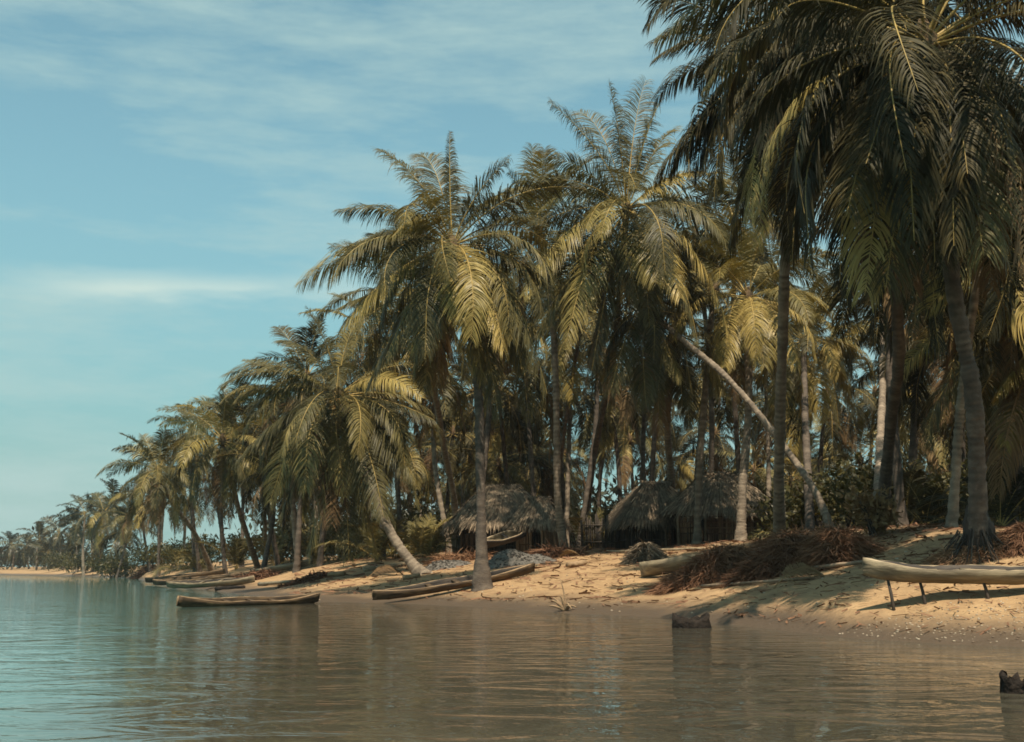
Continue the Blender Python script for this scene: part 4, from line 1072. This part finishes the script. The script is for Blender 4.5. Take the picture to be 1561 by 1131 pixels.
def stump(label, base, w, d, h, seed):
    g = np.random.default_rng(seed); n = 22; mb = MB(); V = []
    th = np.arange(n) / n * 6.283
    tops = h * (0.62 + .38 * np.abs(np.cos(th)) ** 1.5 + g.normal(0, .17, n))
    for (q, zz) in ((1.0, -.5), (1.03, 0.0), (1.0, .55), (.97, 1.0), (.75, .92), (.70, .2)):
        for k in range(n):
            V.append([math.cos(th[k]) * q * w / 2 + g.normal(0, .012), math.sin(th[k]) * q * d / 2 + g.normal(0, .012), tops[k] * zz])
    Qd = [[a * n + b_, a * n + (b_ + 1) % n, (a + 1) * n + (b_ + 1) % n, (a + 1) * n + b_] for a in range(5) for b_ in range(n)]
    mb.add(V, Qd); mb.add(np.vstack([np.array(V)[5 * n:], [[0, 0, h * .1]]]), T=[[k, (k + 1) % n, n] for k in range(n)])
    return tag(mb.build('sunken_stump', [M['stump']], None, base, smooth=False), label, 'stump')


stump('black jagged stump standing in the shallows off the sand', on_water(1054, 957), .66, .45, .24, 1)
stump('small black stump in the water at the right edge', on_water(1550, 1056), .24, .2, .16, 2)

# fallen fronds
for px, py, th, s, lab in [(885, 852, 2.3, .22, 'small yellow fallen frond standing beside the short pale log'), (1180, 902, 0.3, .4, 'dry fallen frond on the sand below the brush heap'), (560, 884, 0.2, .4, 'dry fallen frond lying left of the leaning foot')]:
    rt = root('fallen_frond', gp(px, py, .06), lab, 'fallen frond')
    o = link('blade', library('leaf_dry', 0)[6][1], rt); o.rotation_euler = (0.4, math.radians(-48), th); o.scale = (s, s, s)

# pebbles, shell bits and litter
g = np.random.default_rng(21); mb = MB(); lt = MB()
for k in range(1900):
    if k < 1300: px, py = g.uniform(1180, 1600), 985 - 62 * g.random() ** 1.2 - (1561 - g.uniform(1180, 1561)) * .03
    else: px, py = g.uniform(480, 1600), g.uniform(840, 940)
    p = ground(px, py) if False else None
    d = ray(px, py)
    if px > 1180 and k < 1300: Y = g.uniform(15.2, 18.5)
    else: Y = g.uniform(20, 50)
    x = d[0] / d[1] * Y; z = tz(x, Y)[0]
    if z < 0.03: continue
    s = g.uniform(.006, .02) * (1 if Y < 20 else 1.8)
    bv, bq = blob((x, Y, z + s * .2), s, g.uniform(.8, 1.5), g.uniform(.8, 1.5), .6, 4, 5); mb.add(bv, bq)
tag(mb.build('pebbles', [M['pebble']]), 'pale pebbles and shell bits strewn on the beach', 'pebbles', kind='stuff')
n = 12000
Y = np.exp(g.uniform(math.log(16), math.log(64), n)); px = g.uniform(450, 1620, n); X = (px - W0 / 2) / FPX * Y; Z = tz(X, Y)
ok = (Z > 0.10) & ((Z > 0.12 + 1.3 * g.random(n) ** 2) | (np.abs(Z - 0.2 - 0.08 * np.sin(X * .9)) < 0.035)); X, Y, Z = X[ok], Y[ok], Z[ok]; n = len(X)
p = np.stack([X, Y, Z + .015], 1); th = g.uniform(0, 6.283, n); dd = np.stack([np.cos(th), np.sin(th), g.normal(0, .1, n)], 1); ss = np.stack([-np.sin(th), np.cos(th), g.normal(0, .5, n)], 1)
L = g.uniform(.05, .30, (n, 1)) * np.clip(Y / 40, .3, 1.2)[:, None]; wd = g.uniform(.008, .03, (n, 1)) * np.clip(Y / 40, .35, 1.2)[:, None]
V = np.stack([p - dd * L - ss * wd, p - dd * L + ss * wd, p + dd * L + ss * wd + [0, 0, .03], p + dd * L - ss * wd + [0, 0, .03]], 1).reshape(-1, 3)
tag(link('leaf_litter', mesh('leaf_litter', V, np.arange(n * 4).reshape(-1, 4), mats=[M['brush']])), 'dry leaf litter scattered over the bank', 'leaf litter', kind='stuff')

# humid air
bm = MB(); bm.box((0, 450, 29), (2400, 1100, 62))
hz = bm.build('haze', [], None)
tag(hz, 'thin humid haze over the lagoon', 'haze', kind='stuff')
m, n, l, out = new_mat('haze_air')
v = n.new('ShaderNodeVolumePrincipled'); v.inputs['Color'].default_value = (0.80, 0.90, 0.95, 1); v.inputs['Density'].default_value = 0.0002; v.inputs['Anisotropy'].default_value = 0.2
l.new(v.outputs[0], out.inputs['Volume'])
hz.data.materials.append(m)
